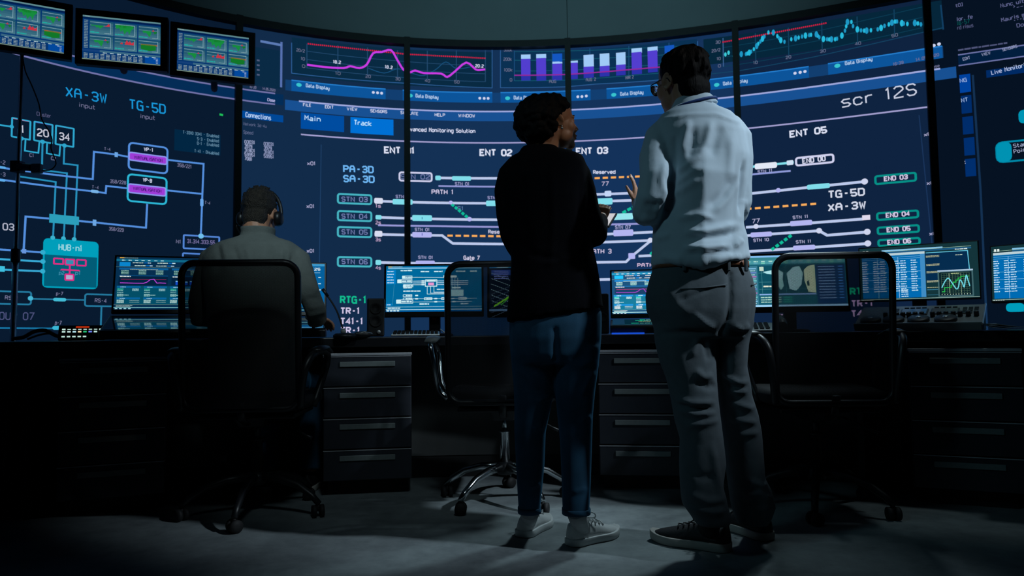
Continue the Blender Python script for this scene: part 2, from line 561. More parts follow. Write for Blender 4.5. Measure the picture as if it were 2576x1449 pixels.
def RF(x0, y0, x1, y1, r, w, c, lv=4):
    a, b = P(x0, y0), P(x1, y1)
    WC.rframe(a[0], b[1], b[0], a[1], wpx(x0, y0, r), wpx(x0, y0, w), c, lv)

def DC(x, y, r, c, lv=5, sq=1.0):
    a = P(x, y); WC.disc(a[0], a[1], wpx(x, y, r), c, lv, sq)

def DASH(x0, y0, x1, y1, n, fill, w, c, lv=4):
    for k in range(n):
        t0 = k / (n - 1 + fill) if n > 1 else 0; t1 = t0 + fill / (n - 1 + fill)
        LN([(x0 + (x1 - x0) * t0, y0 + (y1 - y0) * t0), (x0 + (x1 - x0) * t1, y0 + (y1 - y0) * t1)], w, c, lv)

WHT, LIL, TEA, CYA = (205, 212, 238), (176, 178, 226), (62, 172, 190), (128, 220, 234)
BLU, GRY, GRN, ORG = (84, 142, 220), (112, 114, 148), (16, 186, 152), (246, 172, 92)
TRK = (186, 200, 234)

# --- network diagram on the left display
a, b = P(-300, 60), P(592, 251)
zu, zl = P(400, 189)[1], P(345, 208)[1]
WC.rect(S_MIN + 0.05, zl, P(713, 250)[0], zu, (4, 44, 86), 1)
for z in (zu, zl):
    WC.line([(S_MIN + 0.05, z), (P(692, 240)[0], z)], 0.010, (112, 114, 168), 3)
DB = (24, 148, 214)
T('XA-3W', 166, 242, 267, 259, 22, DB, 0.15); T('TG-5D', 326, 273.3, 415, 286, 22, DB, 0.15)
T('input', 198, 268.6, 238, 275.5, 10, GRY, 0.14); T('input', 352.5, 297, 389, 302, 10, GRY, 0.14)
T('Cluster', 92, 290.5, 127, 296.6, 9, (84, 86, 122), 0.14)
BX = (46, 164, 204)
for x0, y0, x1, y1, c in ((30, 296.6, 74.5, 352, (226, 22, 112)), (86.3, 306, 130.4, 361, (112, 52, 204)), (140.4, 316, 184, 370, (120, 50, 190))):
    RF(x0, y0, x1, y1, 1, 3.4, BX); RC(x0 + 2, y0 + 1.5, x1 - 2, y1 - 45, c, 5)
NUM = (196, 198, 214)
T('1', 53, 334, 60, 335, 17, NUM); T('20', 94, 341.5, 121, 345, 17, NUM); T('34', 149, 351, 174, 355, 17, NUM)
LN([(-40, 309), (28.6, 319)], 3.4, BX); DC(28.6, 319, 4, BX)
for x, y in ((53, 348.5), (106.5, 357), (161.5, 366.5)):
    DC(x, y, 4.5, BX)
LN([(63.7, 351), (62, 379.5), (96, 385), (98.7, 357)], 3, BX); LN([(118, 361), (117, 386), (149, 392), (151, 366)], 3, BX)
T('C1', 74, 394, 84, 395.5, 8, GRY); T('C2', 128, 402, 139, 404, 8, GRY)
TL_ = (38, 142, 186)
LN([(53, 348), (48, 444), (139.7, 458), (133, 597)], 3.4, TL_); LN([(106.5, 357), (105, 428), (168, 436), (160, 599)], 3.4, TL_)
LN([(161.5, 366.5), (160, 412), (195, 416), (187, 601)], 3.4, TL_)
LN([(-60, 413), (233, 451), (236, 382), (292, 389), (323, 395)], 4, BLU); RC(288, 383, 296, 396, (108, 166, 226), 5)
LN([(-60, 443), (237, 482), (265.5, 486), (267, 468), (322, 474)], 4, BLU)
RR(-4, 417, 14, 426, 3, (92, 170, 232)); RR(-6, 449, 13, 458, 3, (92, 170, 232)); RR(228, 477, 248, 487, 3, (118, 178, 230))
T('T-2', -8, 411, 12, 414, 9, GRY); T('T-3', -8, 441, 12, 444, 9, GRY)
T('T-4', 262, 378, 277, 380, 7, GRY); T('T-4', 231, 473.5, 247, 476, 7, GRY); T('T-4', 515, 513, 528, 515, 7, GRY)
RF(324.5, 358.7, 420, 437, 8, 4, BLU); RF(322, 437.8, 417.7, 514.5, 8, 4, (44, 180, 212))
for x0, y0, x1, y1 in ((324.5, 383, 419, 414.6), (323, 462.6, 416, 493.7)):
    RR(x0, y0, x1, y1, 4, (158, 60, 214), 5); RF(x0, y0, x1, y1, 4, 3, (140, 150, 236), 6)
T('VIRTUALISATION', 337, 399.5, 408, 408, 7, (64, 22, 112), 0.2, 7); T('VIRTUALISATION', 334.5, 477.5, 405, 485, 7, (64, 22, 112), 0.2, 7)
T('VP-1', 362, 379.5, 384, 382.5, 8, WHT, 0.2, 7); T('VP-B', 359.6, 456.5, 381, 459.5, 8, WHT, 0.2, 7)
LN([(421, 402.5), (512, 412.4), (505, 592)], 4, BLU); LN([(418, 479), (508, 488)], 4, BLU)
T('358/221', 446, 419, 481, 424, 8, GRY); T('358/228', 277, 460, 316, 464, 8, GRY); T('358/229', 274, 579.5, 310, 583, 8, GRY)
RR(503.5, 500, 511.5, 520, 3, (104, 164, 230), 5); DC(505.5, 594, 6, (112, 190, 236))
LN([(370, 513), (367, 573), (236, 559.5), (198, 556)], 4, BLU); RC(233, 552.5, 241.5, 568.5, (108, 166, 226), 5)
RC(123.6, 538, 197.8, 567, (44, 158, 186), 5); T('Filter', 142, 557, 176, 560, 11, (18, 88, 132), 0.16, 6)
LN([(123, 550), (64, 545), (59, 630)], 4, BLU); RC(54.5, 626, 65, 638, (104, 150, 220), 5)
LN([(-50, 624), (107, 635)], 4, BLU); LN([(-50, 649), (107, 658)], 4, (56, 168, 212)); LN([(-50, 676), (106.5, 682.5)], 4, (56, 168, 212))
RC(-20, 668, 11, 684, (62, 190, 222), 5)
T('03', 7, 578, 33.5, 580, 16, (172, 176, 196)); T('GROUP 07', -34, 803, 84, 804.5, 18, (74, 80, 122), 0.14)
for x, y in ((132, 598), (159, 600), (186, 602)):
    DC(x, y, 4.5, (60, 176, 204))
HB = (0, 158, 186)
RR(108.7, 598.5, 245, 728, 9, HB, 4); RC(112, 640, 242, 724, (2, 92, 118), 5)
T('HUB-n1', 147.5, 628.5, 205, 632, 14, (150, 214, 224), 0.17, 6)
for x, y in ((107, 635), (107, 658), (106.5, 682.5)):
    DC(x, y, 5, (50, 172, 206), 6)
PK = (222, 40, 132)
for x0, y0, x1, y1, c in ((135, 650, 158, 665, (52, 142, 178)), (164, 652, 186, 667, (52, 142, 178)), (193, 653.5, 215, 669, (52, 142, 178)), (163.7, 690, 184, 705, (178, 172, 206))):
    RC(x0, y0, x1, y1, c, 6); RF(x0, y0, x1, y1, 1, 3, PK, 7)
LN([(145, 666), (145.5, 678), (203.5, 681), (204, 669)], 3, PK, 6); LN([(175, 667), (174.5, 690)], 3, PK, 6)
T('p2', 148, 690, 160, 691, 8, (70, 150, 180), 0.16, 7); T('p1', 189, 690.5, 201, 691.5, 8, (70, 150, 180), 0.16, 7)
RW = (36, 120, 158)
RF(-40, 731, 77, 766, 4, 3.4, RW); RF(214, 740, 297.5, 771, 4, 3.4, RW)
T('RS-1', 12, 753, 44, 755, 9, GRY); T('RS-4', 238.5, 760, 267, 761.5, 9, GRY)
DC(76, 750.5, 5, (70, 180, 212)); DC(295, 757, 5, (70, 180, 212))
LN([(77, 751.5), (214, 755)], 3, RW); RR(133, 749, 166, 758.5, 4, (66, 186, 212), 5); T('p-7', 141, 742, 157, 743, 8, GRY)
LN([(255, 771), (253, 826)], 3.4, RW); LN([(-60, 825), (178, 826.5)], 3.4, (22, 112, 158)); RR(131, 820, 172, 829.5, 4, (58, 182, 214), 5)
T('p-7', 138, 816, 153, 817, 9, GRY); LN([(552, 288), (561, 290)], 5, (30, 190, 90))
RC(439, 325, 554, 392, (2, 38, 66), 2)
for t, x0, y0, y1 in (('T-3310 3341 - Enabled', 460, 336, 347), ('S-3 - Enabled', 496, 353, 358.5), ('D-1 - Enabled', 496, 364, 369.5), ('T-41 - Disabled', 489, 383, 390)):
    T(t, x0, y0, 550, y1, 7, (92, 132, 158), 0.17)
RF(462, 591.5, 551, 629, 2, 3.6, (82, 132, 212)); RF(460, 637, 551, 676, 2, 3.6, (82, 132, 212))
T('31.314.333.55', 471, 611, 540, 615, 9, (124, 118, 170), 0.15); T('N1', 443, 611.5, 454, 612.5, 8, GRY, 0.2)
LN([(-60, 947), (92, 942)], 4, (88, 86, 140)); LN([(48, 1003), (92, 1000)], 7, (106, 100, 150))

# --- railway monitor across the middle displays
zA, zB = P(1258, 281)[1], P(1258, 305)[1]
sA, sE = P(752, 249)[0], P(2364, 150)[0]
WC.rect(P(717, 250)[0], zB, P(2404, 150)[0], zA, (24, 80, 146), 1)
WC.line([(sA, zA), (sE, zA)], 0.011, (158, 168, 220), 3)
zC = P(1258, 359.7)[1]
WC.line([(P(757, 333)[0], zC), (P(2348, 252)[0], zC)], 0.010, (160, 158, 206), 3)
RC(606, 112, 706, 224, (10, 42, 68), 1); LN([(708, 106), (707, 220)], 5, (86, 112, 176)); LN([(655, 104), (708, 114)], 6, (92, 122, 180))
for y in (152, 164, 176, 188):
    LN([(646, y), (653, y + 1)], 4, (80, 92, 124))
T('16:39', 628, 221.5, 644, 224, 6, GRY); T('14.05.2020', 660.5, 226, 692, 231, 6, GRY); T('Close', 673, 254.5, 691, 257, 7, LIL, 0.2)
for t, x0, y0, x1, y1 in (('FILE', 763, 267.5, 782, 269), ('EDIT', 818, 272.5, 838.5, 274), ('VIEW', 873, 277.5, 898, 279), ('SENSORS', 932, 282.5, 973.5, 285),
                          ('SIMULATE', 1008, 287, 1051.5, 290), ('HELP', 1094, 292.5, 1119, 293.5), ('WINDOW', 1153.7, 294.5, 1194, 295.5)):
    T(t, x0, y0, x1, y1, 7, WHT, 0.2)
# chart with the magenta curve
CB = (9, 42, 66)
WC.rect(P(733.5, 184)[0], P(1238, 221.5)[1], P(1238, 221)[0], Z_TOP - 0.02, CB, 1)
FR = (44, 92, 148)
LN([(733.5, 108), (733.5, 184.5), (1024, 210), (1238, 221.5), (1238, 126)], 2, FR)
GR = (34, 72, 108)
for y0, y1 in ((171, 206), (150, 186), (129, 166)):
    LN([(772, y0), (1000, y0 + (y1 - y0) * 0.66), (1221, y1)], 1.6, GR, 2)
for x, y0, y1 in ((772, 110, 172), (850, 114, 182), (924.5, 120, 190), (1000, 127, 196), (1075, 128, 200), (1148, 127, 204), (1221, 127, 206)):
    LN([(x, y0), (x, y1)], 2.2, GR, 2)
DG = (104, 112, 142)
T('20/2', 746, 129.5, 766, 132.5, 7, DG); T('10', 757, 151, 766, 152.5, 7, DG); T('0', 760, 170, 767, 171, 7, DG)
for t, x, y in (('10', 844, 188), ('20', 920, 195.5), ('30', 995, 202), ('40', 1069, 206.5), ('50', 1143, 209.5)):
    T(t, x, y, x + 12, y + 1.2, 7, DG)
RED = (212, 26, 66)
DASH(774, 110.6, 1014.6, 136, 48, 0.6, 3.6, RED); DASH(1016, 136.5, 1221, 147, 42, 0.6, 3.6, RED)
z3 = lambda L: [(600 + x / 3.22, 60 + y / 3.22) for x, y in L]
def smooth(pts, n=4):
    out = []
    for i in range(len(pts) - 1):
        p0, p1, p2, p3 = pts[max(i - 1, 0)], pts[i], pts[i + 1], pts[min(i + 2, len(pts) - 1)]
        for k in range(n):
            t = k / n
            out.append(tuple(0.5 * (2 * p1[j] + (p2[j] - p0[j]) * t + (2 * p0[j] - 5 * p1[j] + 4 * p2[j] - p3[j]) * t * t + (3 * p1[j] - p0[j] - 3 * p2[j] + p3[j]) * t ** 3) for j in range(len(p1))))
    return out + [tuple(pts[-1])]
LN(smooth(z3([(1050, 360), (1180, 400), (1290, 365), (1400, 400), (1500, 420), (1600, 370), (1680, 310), (1770, 365), (1900, 345)])), 2, (24, 80, 124), 3)
LN(smooth(z3([(555, 333), (700, 352), (850, 360), (905, 345), (980, 360), (1040, 330), (1090, 240), (1160, 230), (1235, 215), (1285, 292), (1335, 372), (1385, 396), (1430, 380), (1500, 400),
              (1640, 405), (1690, 432), (1750, 390), (1845, 315), (1920, 370), (1960, 375), (1998, 370)]), 3), 5, (200, 60, 228), 5)
T('18.2', 838.5, 159.4, 857, 161, 7, WHT, 0.22); T('18.2', 968.6, 172, 987, 174, 7, WHT, 0.22); T('20.2', 1196, 169.5, 1216, 170.5, 7, WHT, 0.22)
# the data display bars
def dbar(x0, ya, x1, yb, c=(10, 76, 144), top=(34, 118, 196)):
    """bar whose top edge runs from (x0,ya); its foot is read at (x1,yb)"""
    a, b = P(x0, ya), P(x1, yb)
    WC.rect(a[0], b[1], b[0], a[1], c, 2)
    WC.line([(a[0], a[1]), (b[0], a[1])], 0.009, top, 3)
zt, zbm = P(1100, 231)[1], P(1238, 258.8)[1]
WC.rect(P(718, 200)[0], zbm, P(2372, 118)[0], zt, (18, 62, 112), 1)
for x0, x1 in ((733, 970), (1013, 1238), (1259, 1485), (1525.7, 1748), (1778, 2035.6), (2085, 2374)):
    sa, sb = P(x0, 220)[0], P(x1, 200)[0]
    WC.rect(sa, zbm, sb, zt, (12, 84, 154), 2); WC.line([(sa, zt), (sb, zt)], 0.008, (36, 124, 204), 3)
for dx, dy, tx0, ty0, tx1, ty1 in ((752, 214, 770, 219, 828, 226.5), (1032, 241, 1046, 245, 1102, 249), (1277, 247.6, 1293, 250, 1350, 250.5),
                                   (1544, 239, 1561, 241, 1618, 236), (1803, 214, 1820, 215, 1880, 206.5), (2106.5, 166, 2126.6, 164, 2194, 152.5)):
    DC(dx, dy, 6.5, (56, 196, 206), 5, 0.75); T('Data Display', tx0, ty0, tx1, ty1, 8, (168, 196, 230), 0.22)
for xs in (((939, 233), (949.7, 234), (960, 235)), ((1207, 247.6), (1218, 248), (1228, 248)), ((1453.7, 243.9), (1464, 243.5), (1475, 242)), ((2000, 184.8), (2013, 182.6), (2025, 180.4)), ((2349, 115), (2362, 111.5))):
    for x, y in xs:
        DC(x, y, 3.6, WHT, 5)
# chart of purple bars
WC.rect(P(1259, 221)[0], P(1259, 221)[1], P(1755.5, 185)[0], Z_TOP - 0.02, (10, 48, 82), 1)
LN([(1259, 127), (1259, 221), (1420, 219), (1498, 212), (1638.7, 203.5), (1755, 190), (1755, 104)], 2, FR)
for ya, yb in ((203.5, 176), (179, 156), (152, 133), (130, 114)):
    LN([(1294, ya), (1425, ya - 1.5), (1590, ya - (ya - yb) * 0.5), (1750, yb)], 1.6, (20, 88, 110), 2)
for x, y0, y1 in ((1294, 128, 204), (1389, 128, 203), (1484, 122, 199), (1582, 116, 193), (1683, 108, 184)):
    LN([(x, y0), (x, y1)], 2, (28, 76, 124), 2)
for t, x, y in (('300k', 1268, 129.5), ('200k', 1267, 153), ('100k', 1268.5, 180), ('0', 1283, 205)):
    T(t, x, y, x + (20 if len(t) > 1 else 5), y, 7, DG)
for xl, xr, yt, yw, yb, cw in ((1310.8, 1334.7, 138, 148.5, 203, 0), (1349, 1374, 137, 147, 203, 0), (1389.7, 1414.5, 156, 161, 202, 136), (1431, 1453.7, 153.8, 158.8, 199, 0), (1468, 1494, 139, 168.7, 195.5, 0),
                               (1508.6, 1533.5, 136, 167, 192, 0), (1549.6, 1574, 133.6, 164, 189, 0), (1588.5, 1615, 123, 133, 186, 0), (1629, 1654.6, 119.6, 129, 181, 0), (1671.7, 1696.5, 137, 140, 177, 116)):
    RC(xl, yt, xr, yw, (160, 202, 246), 4); RC(xl, yw, xr, yb, (44, 50, 170), 4); RC(xl, yw, xr, yb - 12, (82, 62, 206), 5)
    if cw:
        RC(xl, cw, xr, yt, (20, 86, 192), 4)
LN([(1294, 190), (1425, 188), (1575, 176.5), (1653, 170), (1750, 160)], 3, (146, 40, 150), 6)
T('AUG', 1382, 209, 1398.5, 208.5, 7, DG); T('AUG 2', 1474.5, 205, 1499, 203, 7, DG); T('MAR 2', 1574, 200, 1594, 197.5, 7, DG)
# chart of glowing beads
WC.rect(P(1772, 190)[0], P(2321, 82)[1], P(2372, 76)[0], Z_TOP - 0.03, (6, 38, 58), 1)
GB = (20, 66, 98)
LN([(1772, 188), (1858.6, 178.6), (2050, 143), (2321, 82), (2373, 70)], 2, GB); LN([(2373, 75), (2366.6, 13)], 3, (18, 62, 98))
LN([(1819, 96), (1820, 168)], 2, (60, 100, 150))
for x, y0, y1 in ((1900, 84, 160), (1983, 70, 146), (2067, 54, 130), (2156, 42, 113), (2249, 24, 92)):
    LN([(x, y0), (x + 1.5, y1)], 2, GB, 2)
for k in range(3):
    LN([(1820, 168 - 24 * k), (1900, 156 - 24.5 * k), (2067, 126 - 25 * k), (2320, 70 - 26 * k)], 1.6, (12, 60, 84), 2)
for t, x0, y0, x1, y1 in (('30', 1800.6, 110.5, 1812, 109.5), ('20/2', 1791, 132.5, 1812, 129), ('10', 1803.7, 152, 1812.6, 151), ('0', 1807, 170, 1813, 169.3), ('10', 1896, 162, 1905.5, 160.5),
                          ('20', 1977.6, 149, 1990, 146.5), ('30', 2063.6, 133.5, 2077, 131), ('40', 2151.5, 115, 2165.6, 112), ('50', 2244, 94.7, 2258.6, 91)):
    T(t, x0, y0, x1, y1, 7, DG)
DASH(1817.6, 106.6, 2079, 58.5, 52, 0.6, 3.6, RED)
beads = [(80, 440), (130, 435), (118, 440), (145, 428), (160, 420), (182, 400), (205, 375), (218, 356), (235, 338), (252, 316), (268, 298), (300, 264), (340, 266), (372, 294), (385, 310), (400, 328), (430, 340), (485, 320), (520, 313),
         (545, 306), (572, 298), (600, 290), (630, 287), (645, 284), (688, 280), (698, 290), (712, 304), (745, 318), (775, 320), (792, 321), (810, 320), (840, 320), (855, 316), (895, 290), (920, 250), (930, 215), (940, 180), (972, 180), (985, 214),
         (1020, 240), (1050, 248), (1075, 250), (1095, 250), (1130, 247), (1185, 240), (1212, 228), (1240, 212), (1275, 200), (1300, 186), (1325, 177), (1340, 176), (1380, 190), (1395, 193), (1425, 196), (1485, 188), (1510, 192), (1535, 200)]
for i, (x, y) in enumerate(beads):
    DC(1840 + x / 3.22, y / 3.22, 2.6 + 1.2 * ((i * 7) % 3 == 0), (38, 186, 220) if i % 2 else (30, 150, 196), 5, 2.0)
for x, y in ((1825, 137.6), (1833, 133), (1846, 142)):
    DC(x, y, 3, (60, 200, 216), 5, 1.8)
T('16:39', 2247.5, 166, 2272.6, 160.5, 7, GRY); T('14.05.2020', 2305, 154.5, 2362, 141, 7, GRY); T('Close', 2338, 174, 2363, 168.5, 7, GRY)
# tabs and side list
RC(756.8, 283, 865.5, 332.7, (0, 76, 160), 2); RC(881.7, 294.5, 989.8, 341, (0, 112, 212), 2)
T('Main', 766.8, 302, 805.6, 306, 11, (180, 214, 244), 0.2); T('Track', 891, 313.5, 934, 317, 11, (180, 222, 250), 0.2)
T('Advanced Monitoring Solution', 1018, 329, 1195, 334.5, 9, WHT, 0.22)
RC(606, 278, 712.4, 308.4, (0, 72, 152), 2); T('Connections', 618, 294, 681, 302.5, 11, (170, 200, 238), 0.18)
T('Network 3d-4u', 612.4, 315, 670, 321.5, 7, (84, 96, 130), 0.16); T('Speed', 612.5, 336, 636, 339, 8, (84, 96, 130), 0.16)
for k, t in enumerate(('03031', '3979', '31801', '59951', '7081')):
    T(t, 615.5, 361 + 10.4 * k, 615.5 + (25 if len(t) == 5 else 18), 363.2 + 10.4 * k, 8, (150, 160, 196), 0.2)
    if k < 4:
        T(t, 664, 366 + 10.2 * k, 664 + (24 if len(t) == 5 else 19), 368 + 10.2 * k, 8, (140, 150, 188), 0.2)
for x0, y0, x1, y1 in ((773, 415, 793, 415.8), (771.4, 522.7, 790, 523.2), (772, 635, 790, 635.2), (2325, 343, 2348, 339.5), (2332, 465, 2354, 463), (2338.5, 592, 2360, 590.5)):
    T('x01', x0, y0, x1, y1, 8, (170, 170, 208), 0.2)
LN([(808, 364), (803, 690)], 2, (30, 62, 100), 2); LN([(2312, 290), (2345, 620)], 2, (26, 52, 90), 2)
for t, x0, y0, x1, y1 in (('ENT 01', 968, 384.5, 1041.6, 386.5), ('ENT 02', 1208, 391, 1286.6, 391.5), ('ENT 03', 1450.6, 387.8, 1528, 385.5), ('ENT 05', 1988.4, 345, 2079, 333.5)):
    T(t, x0, y0, x1, y1, 14, (216, 222, 242), 0.28)
T('PA-3D', 865, 432.7, 938.5, 434.5, 15, (110, 182, 244), 0.24); T('SA-3D', 865, 457, 940.7, 459, 15, (110, 182, 244), 0.24)
T('RTG-1', 857, 762, 920, 762.5, 16, (18, 186, 142), 0.24)
for t, x1, y in (('TR-1', 903.7, 789), ('T41-1', 912, 815), ('TR-1', 904, 838)):
    T(t, 857.5, y, x1, y + 0.3, 14, (206, 196, 228), 0.24)
T('RTG-1', 2140, 741, 2210, 738, 15, (18, 186, 142), 0.24); T('TR-1', 2143, 771, 2195, 769, 14, (196, 170, 220), 0.24); T('T41-1', 2143, 796.5, 2205, 794, 14, (196, 170, 220), 0.24)
T('TR-1', 1952, 806, 2000, 805, 14, (196, 170, 220), 0.24)
STX = (112, 124, 174)
RF(1005, 433.6, 1086, 456.6, 5, 4.4, (204, 206, 236)); T('STN 02', 1009, 450, 1081, 451, 11, STX, 0.18)
for y0, y1, yb, n in ((488, 514, 506.7, '3'), (531, 556.7, 549.6, '4'), (571, 596.8, 589, '5'), (646.8, 670.7, 663.5, '6')):
    RF(850, y0, 934, y1, 5, 4.6, (70, 178, 194)); T('STN 0' + n, 860, yb, 924, yb + 0.8, 11, STX, 0.2)
# track plan
def track(pts, c=TRK, w=6.2):
    LN(pts, w, c, 4)
def stn(x0, y0, x1, y1, c, r=3):
    RR(x0, y0, x1, y1, r, c, 6)
LVB = (178, 180, 240)
track([(1095, 447.6), (1250, 448.8), (1320, 449)]); stn(1095, 442, 1109, 454, CYA); stn(1137, 443.5, 1185, 455, CYA); T('STN 01', 1145, 466, 1180, 466.5, 7, (158, 158, 206), 0.2)
LN([(1103, 468), (1250, 470)], 4.2, (140, 146, 206)); T('PATH 1', 1086.6, 488, 1140, 488.5, 10, (202, 196, 226), 0.22)
track([(941, 505.8), (1240, 511.6), (1320, 512)]); stn(941.6, 498, 963, 513, (216, 220, 240)); stn(987.6, 501, 1038, 515.5, CYA); stn(1222.7, 505, 1275, 518.5, CYA); T('STN 01', 996, 498, 1032.6, 499, 7, (158, 158, 206), 0.2)
T('STN 01', 1227, 501, 1262, 501.5, 7, (158, 158, 206), 0.2)
DC(1134, 510, 5, LVB, 7); DASH(1136, 514, 1176, 547, 5, 0.7, 7, GRN, 5); T('S1', 1151, 528.8, 1165, 529.2, 9, (96, 132, 176))
track([(945, 546.7), (1245, 553), (1320, 553.5)]); stn(944.7, 541, 959.6, 552.7, CYA); stn(1037, 541, 1086.6, 556.6, CYA); DC(1181, 551.7, 6, LVB, 7)
LN([(1062, 546), (1062, 552)], 2, (60, 130, 170), 7); LN([(1062, 587), (1062, 593)], 2, (90, 90, 180), 7)
LN([(951, 566.6), (1100, 569), (1250, 571), (1320, 571)], 4.4, (150, 152, 214))
track([(942, 589.5), (1112, 592.5), (1139, 612.5), (1260, 614), (1320, 614)]); stn(942.5, 581, 961.8, 596, (216, 220, 240)); stn(1037, 583.7, 1086, 597.7, LVB); T('STN 01', 1044, 581, 1080, 581.5, 7, (170, 170, 214), 0.2)
DASH(1125.5, 593, 1262, 594.5, 7, 0.66, 5, ORG); T('Reserved', 1229, 587, 1284, 587.5, 8, (200, 200, 226), 0.22)
track([(945, 660.2), (1240, 664), (1320, 664)]); stn(944.7, 654, 958.7, 666.8, CYA); stn(1045.7, 655.8, 1093.8, 668, LVB); T('STN 01', 1052.5, 651, 1088.5, 651.3, 7, (170, 170, 214), 0.2)
DC(1185.4, 660.8, 6, WHT, 7); T('Gate 7', 1166.8, 653, 1206, 653.3, 9, (206, 202, 228), 0.22)
for k, (t, y) in enumerate((('1s', 522), ('2s', 564), ('3s', 606.5), ('4s', 677.5))):
    T(t, 945.4, y, 957.5, y + 0.2, 8, (184, 158, 196), 0.2)
T('Reserved', 1493, 437.2, 1547.5, 436.4, 8, WHT, 0.24); DASH(1496, 448.6, 1631, 443.2, 7, 0.64, 5, ORG); T('77', 1514, 468, 1531, 467.2, 10, (190, 182, 214))
track([(1440, 491), (1592.5, 486), (1660, 482)]); stn(1521, 480.6, 1538, 494, (196, 214, 246)); track([(1440, 508), (1585, 504.5), (1660, 502)]); stn(1480, 500.5, 1541, 514.5, CYA)
T('23', 1518, 533, 1534, 532.6, 9, (150, 156, 196), 0.2); DASH(1566, 536, 1600, 517, 3, 0.7, 7, GRN, 5); stn(1543, 538, 1592.5, 552, (150, 228, 236)); track([(1440, 549), (1545, 546), (1660, 541)])
LN([(1440, 567), (1529, 565), (1640, 562)], 4.6, (150, 152, 214)); T('STN 07', 1548, 576, 1586, 575.4, 8, (170, 170, 214), 0.2)
track([(1440, 591), (1530, 589), (1660, 583)]); stn(1543, 579, 1593.4, 593, LVB); track([(1440, 612), (1529, 609), (1637.5, 605)])
track([(1440, 661), (1505.5, 660), (1574.8, 659), (1589, 645), (1637.5, 605.5)]); stn(1580.7, 637, 1598, 651.5, LVB, 2); DC(1636, 604.5, 6.5, WHT, 7)
T('PATH 3', 1482, 637.8, 1537.5, 637, 10, (200, 192, 222), 0.22); track([(1606.5, 644.5), (1680, 641)]); DASH(1636, 640, 1660, 622, 2, 0.7, 7, GRN, 5)
T('PATH 4', 1604, 671.5, 1662, 670, 8, (206, 182, 214), 0.24); track([(1505, 703.5), (1543, 702.7), (1700, 697)])
track([(1880, 421), (1996.8, 408.5)], CYA, 5.4); stn(1898.4, 412.5, 1955, 422, (226, 232, 246), 4); stn(1979, 404.4, 1996, 414.8, (206, 224, 244), 2); T('STN 11', 1906.8, 436, 1942.5, 432.4, 7, (170, 170, 214), 0.2)
LN([(1880, 440), (1989, 430)], 4.4, (140, 152, 214)); RF(2002.4, 398, 2096.8, 408, 5, 4.6, (206, 208, 238)); T('END 00', 2020, 411.2, 2076, 404, 11, (216, 218, 240), 0.24)
track([(1880, 488), (2030, 472), (2175, 457)]); DC(1958, 479, 5.5, LVB, 7); stn(2030, 465.5, 2087.8, 473, CYA); DC(2175, 457, 7, WHT, 7)
TQ = (6, 142, 134)
for x0, y0, x1, y1, tx0, ty0, tx1, ty1, n in ((2201.8, 444, 2304, 454.4, 2225, 455.5, 2282.5, 449.8, '3'), (2206.5, 537, 2309.6, 546.5, 2229.8, 547, 2288, 542.4, '4'),
                                              (2208, 573, 2311.5, 583, 2232, 583.7, 2289.4, 579.4, '5'), (2209.6, 604.5, 2313.6, 613.4, 2233.8, 615, 2291, 610.6, '6')):
    RF(x0, y0, x1, y1, 4, 4.6, TQ); T('END 0' + n, tx0, ty0, tx1, ty1, 10, (208, 198, 226), 0.27)
T('TG-5D', 2085, 498, 2174, 490.5, 16, (208, 214, 232), 0.24); T('XA-3W', 2084.7, 531, 2177, 523, 16, (208, 214, 232), 0.24)
DASH(1876, 526, 2053, 512.8, 8, 0.62, 5, ORG); T('77', 1893, 562, 1911, 560.4, 10, (176, 176, 212))
track([(1876.6, 572), (2040, 561), (2172, 551)]); DC(1902, 569.8, 6, WHT, 7); stn(1987.5, 556.7, 2043.4, 566, LVB); T('STN 11', 1995, 551, 2032.5, 548, 7, (184, 182, 220), 0.2); RC(2168.6, 542, 2189.4, 553, (222, 216, 236), 6)
track([(1877, 593), (2060.5, 580.6), (2080.7, 592), (2181.6, 583.7)]); stn(1888, 585.5, 1942, 594.6, LVB); DC(2060.5, 580.6, 6.5, WHT, 7); DC(2181.6, 583.5, 7, WHT, 7); T('STN 10', 1896, 608.6, 1933.8, 606, 7, (184, 182, 220), 0.2)
DASH(1991, 592, 1941, 628.7, 5, 0.66, 7, GRN, 5); track([(1880, 633), (2183, 612.8)]); stn(1995, 618.5, 2051, 627.5, LVB); DC(2183, 612.6, 7, WHT, 7); T('STN 11', 2003, 612.6, 2040, 610.2, 7, (184, 182, 220), 0.2)
T('scr 12S', 2118.6, 270, 2305, 238, 27, (200, 206, 226), 0.12)

# --- live monitoring on the right display
PD = (92, 98, 140)
T('t0]', 2404.5, 19, 2421, 15.5, 8, PD); T('lor. fe', 2407, 53.5, 2446, 46.5, 9, PD); T('16-57', 2408, 64, 2439, 58, 9, (8, 74, 76)); T('rd risus', 2408.7, 75, 2448, 68, 9, (72, 78, 112))
T('Nunc ultrices', 2517.4, 19.5, 2612, -1, 9, PD); T('>____', 2548, 21.5, 2592, 12, 8, PD); T('Mauris mi', 2519.8, 55.5, 2583, 40, 9, PD); T('---In', 2550, 57, 2584, 49, 9, PD); T('Do', 2558.4, 69.5, 2575, 66, 9, PD)
rg = random.Random(5)
q0, q1 = P(2410, 129), P(2533, 98.7)
WC.greek(q0[0], q0[1], q1[0], 0.011, (78, 84, 120), 4, rg)
zt1, zt2 = P(2410, 138.7)[1], P(2411.4, 165.6)[1]
sm = P(2410, 140)[0]
WC.rect(sm, zt2, S_MAX - 0.1, zt1, (2, 30, 62), 1)
for z in (zt1, zt2):
    WC.line([(sm, z), (S_MAX - 0.1, z)], 0.008, (104, 112, 164), 3)
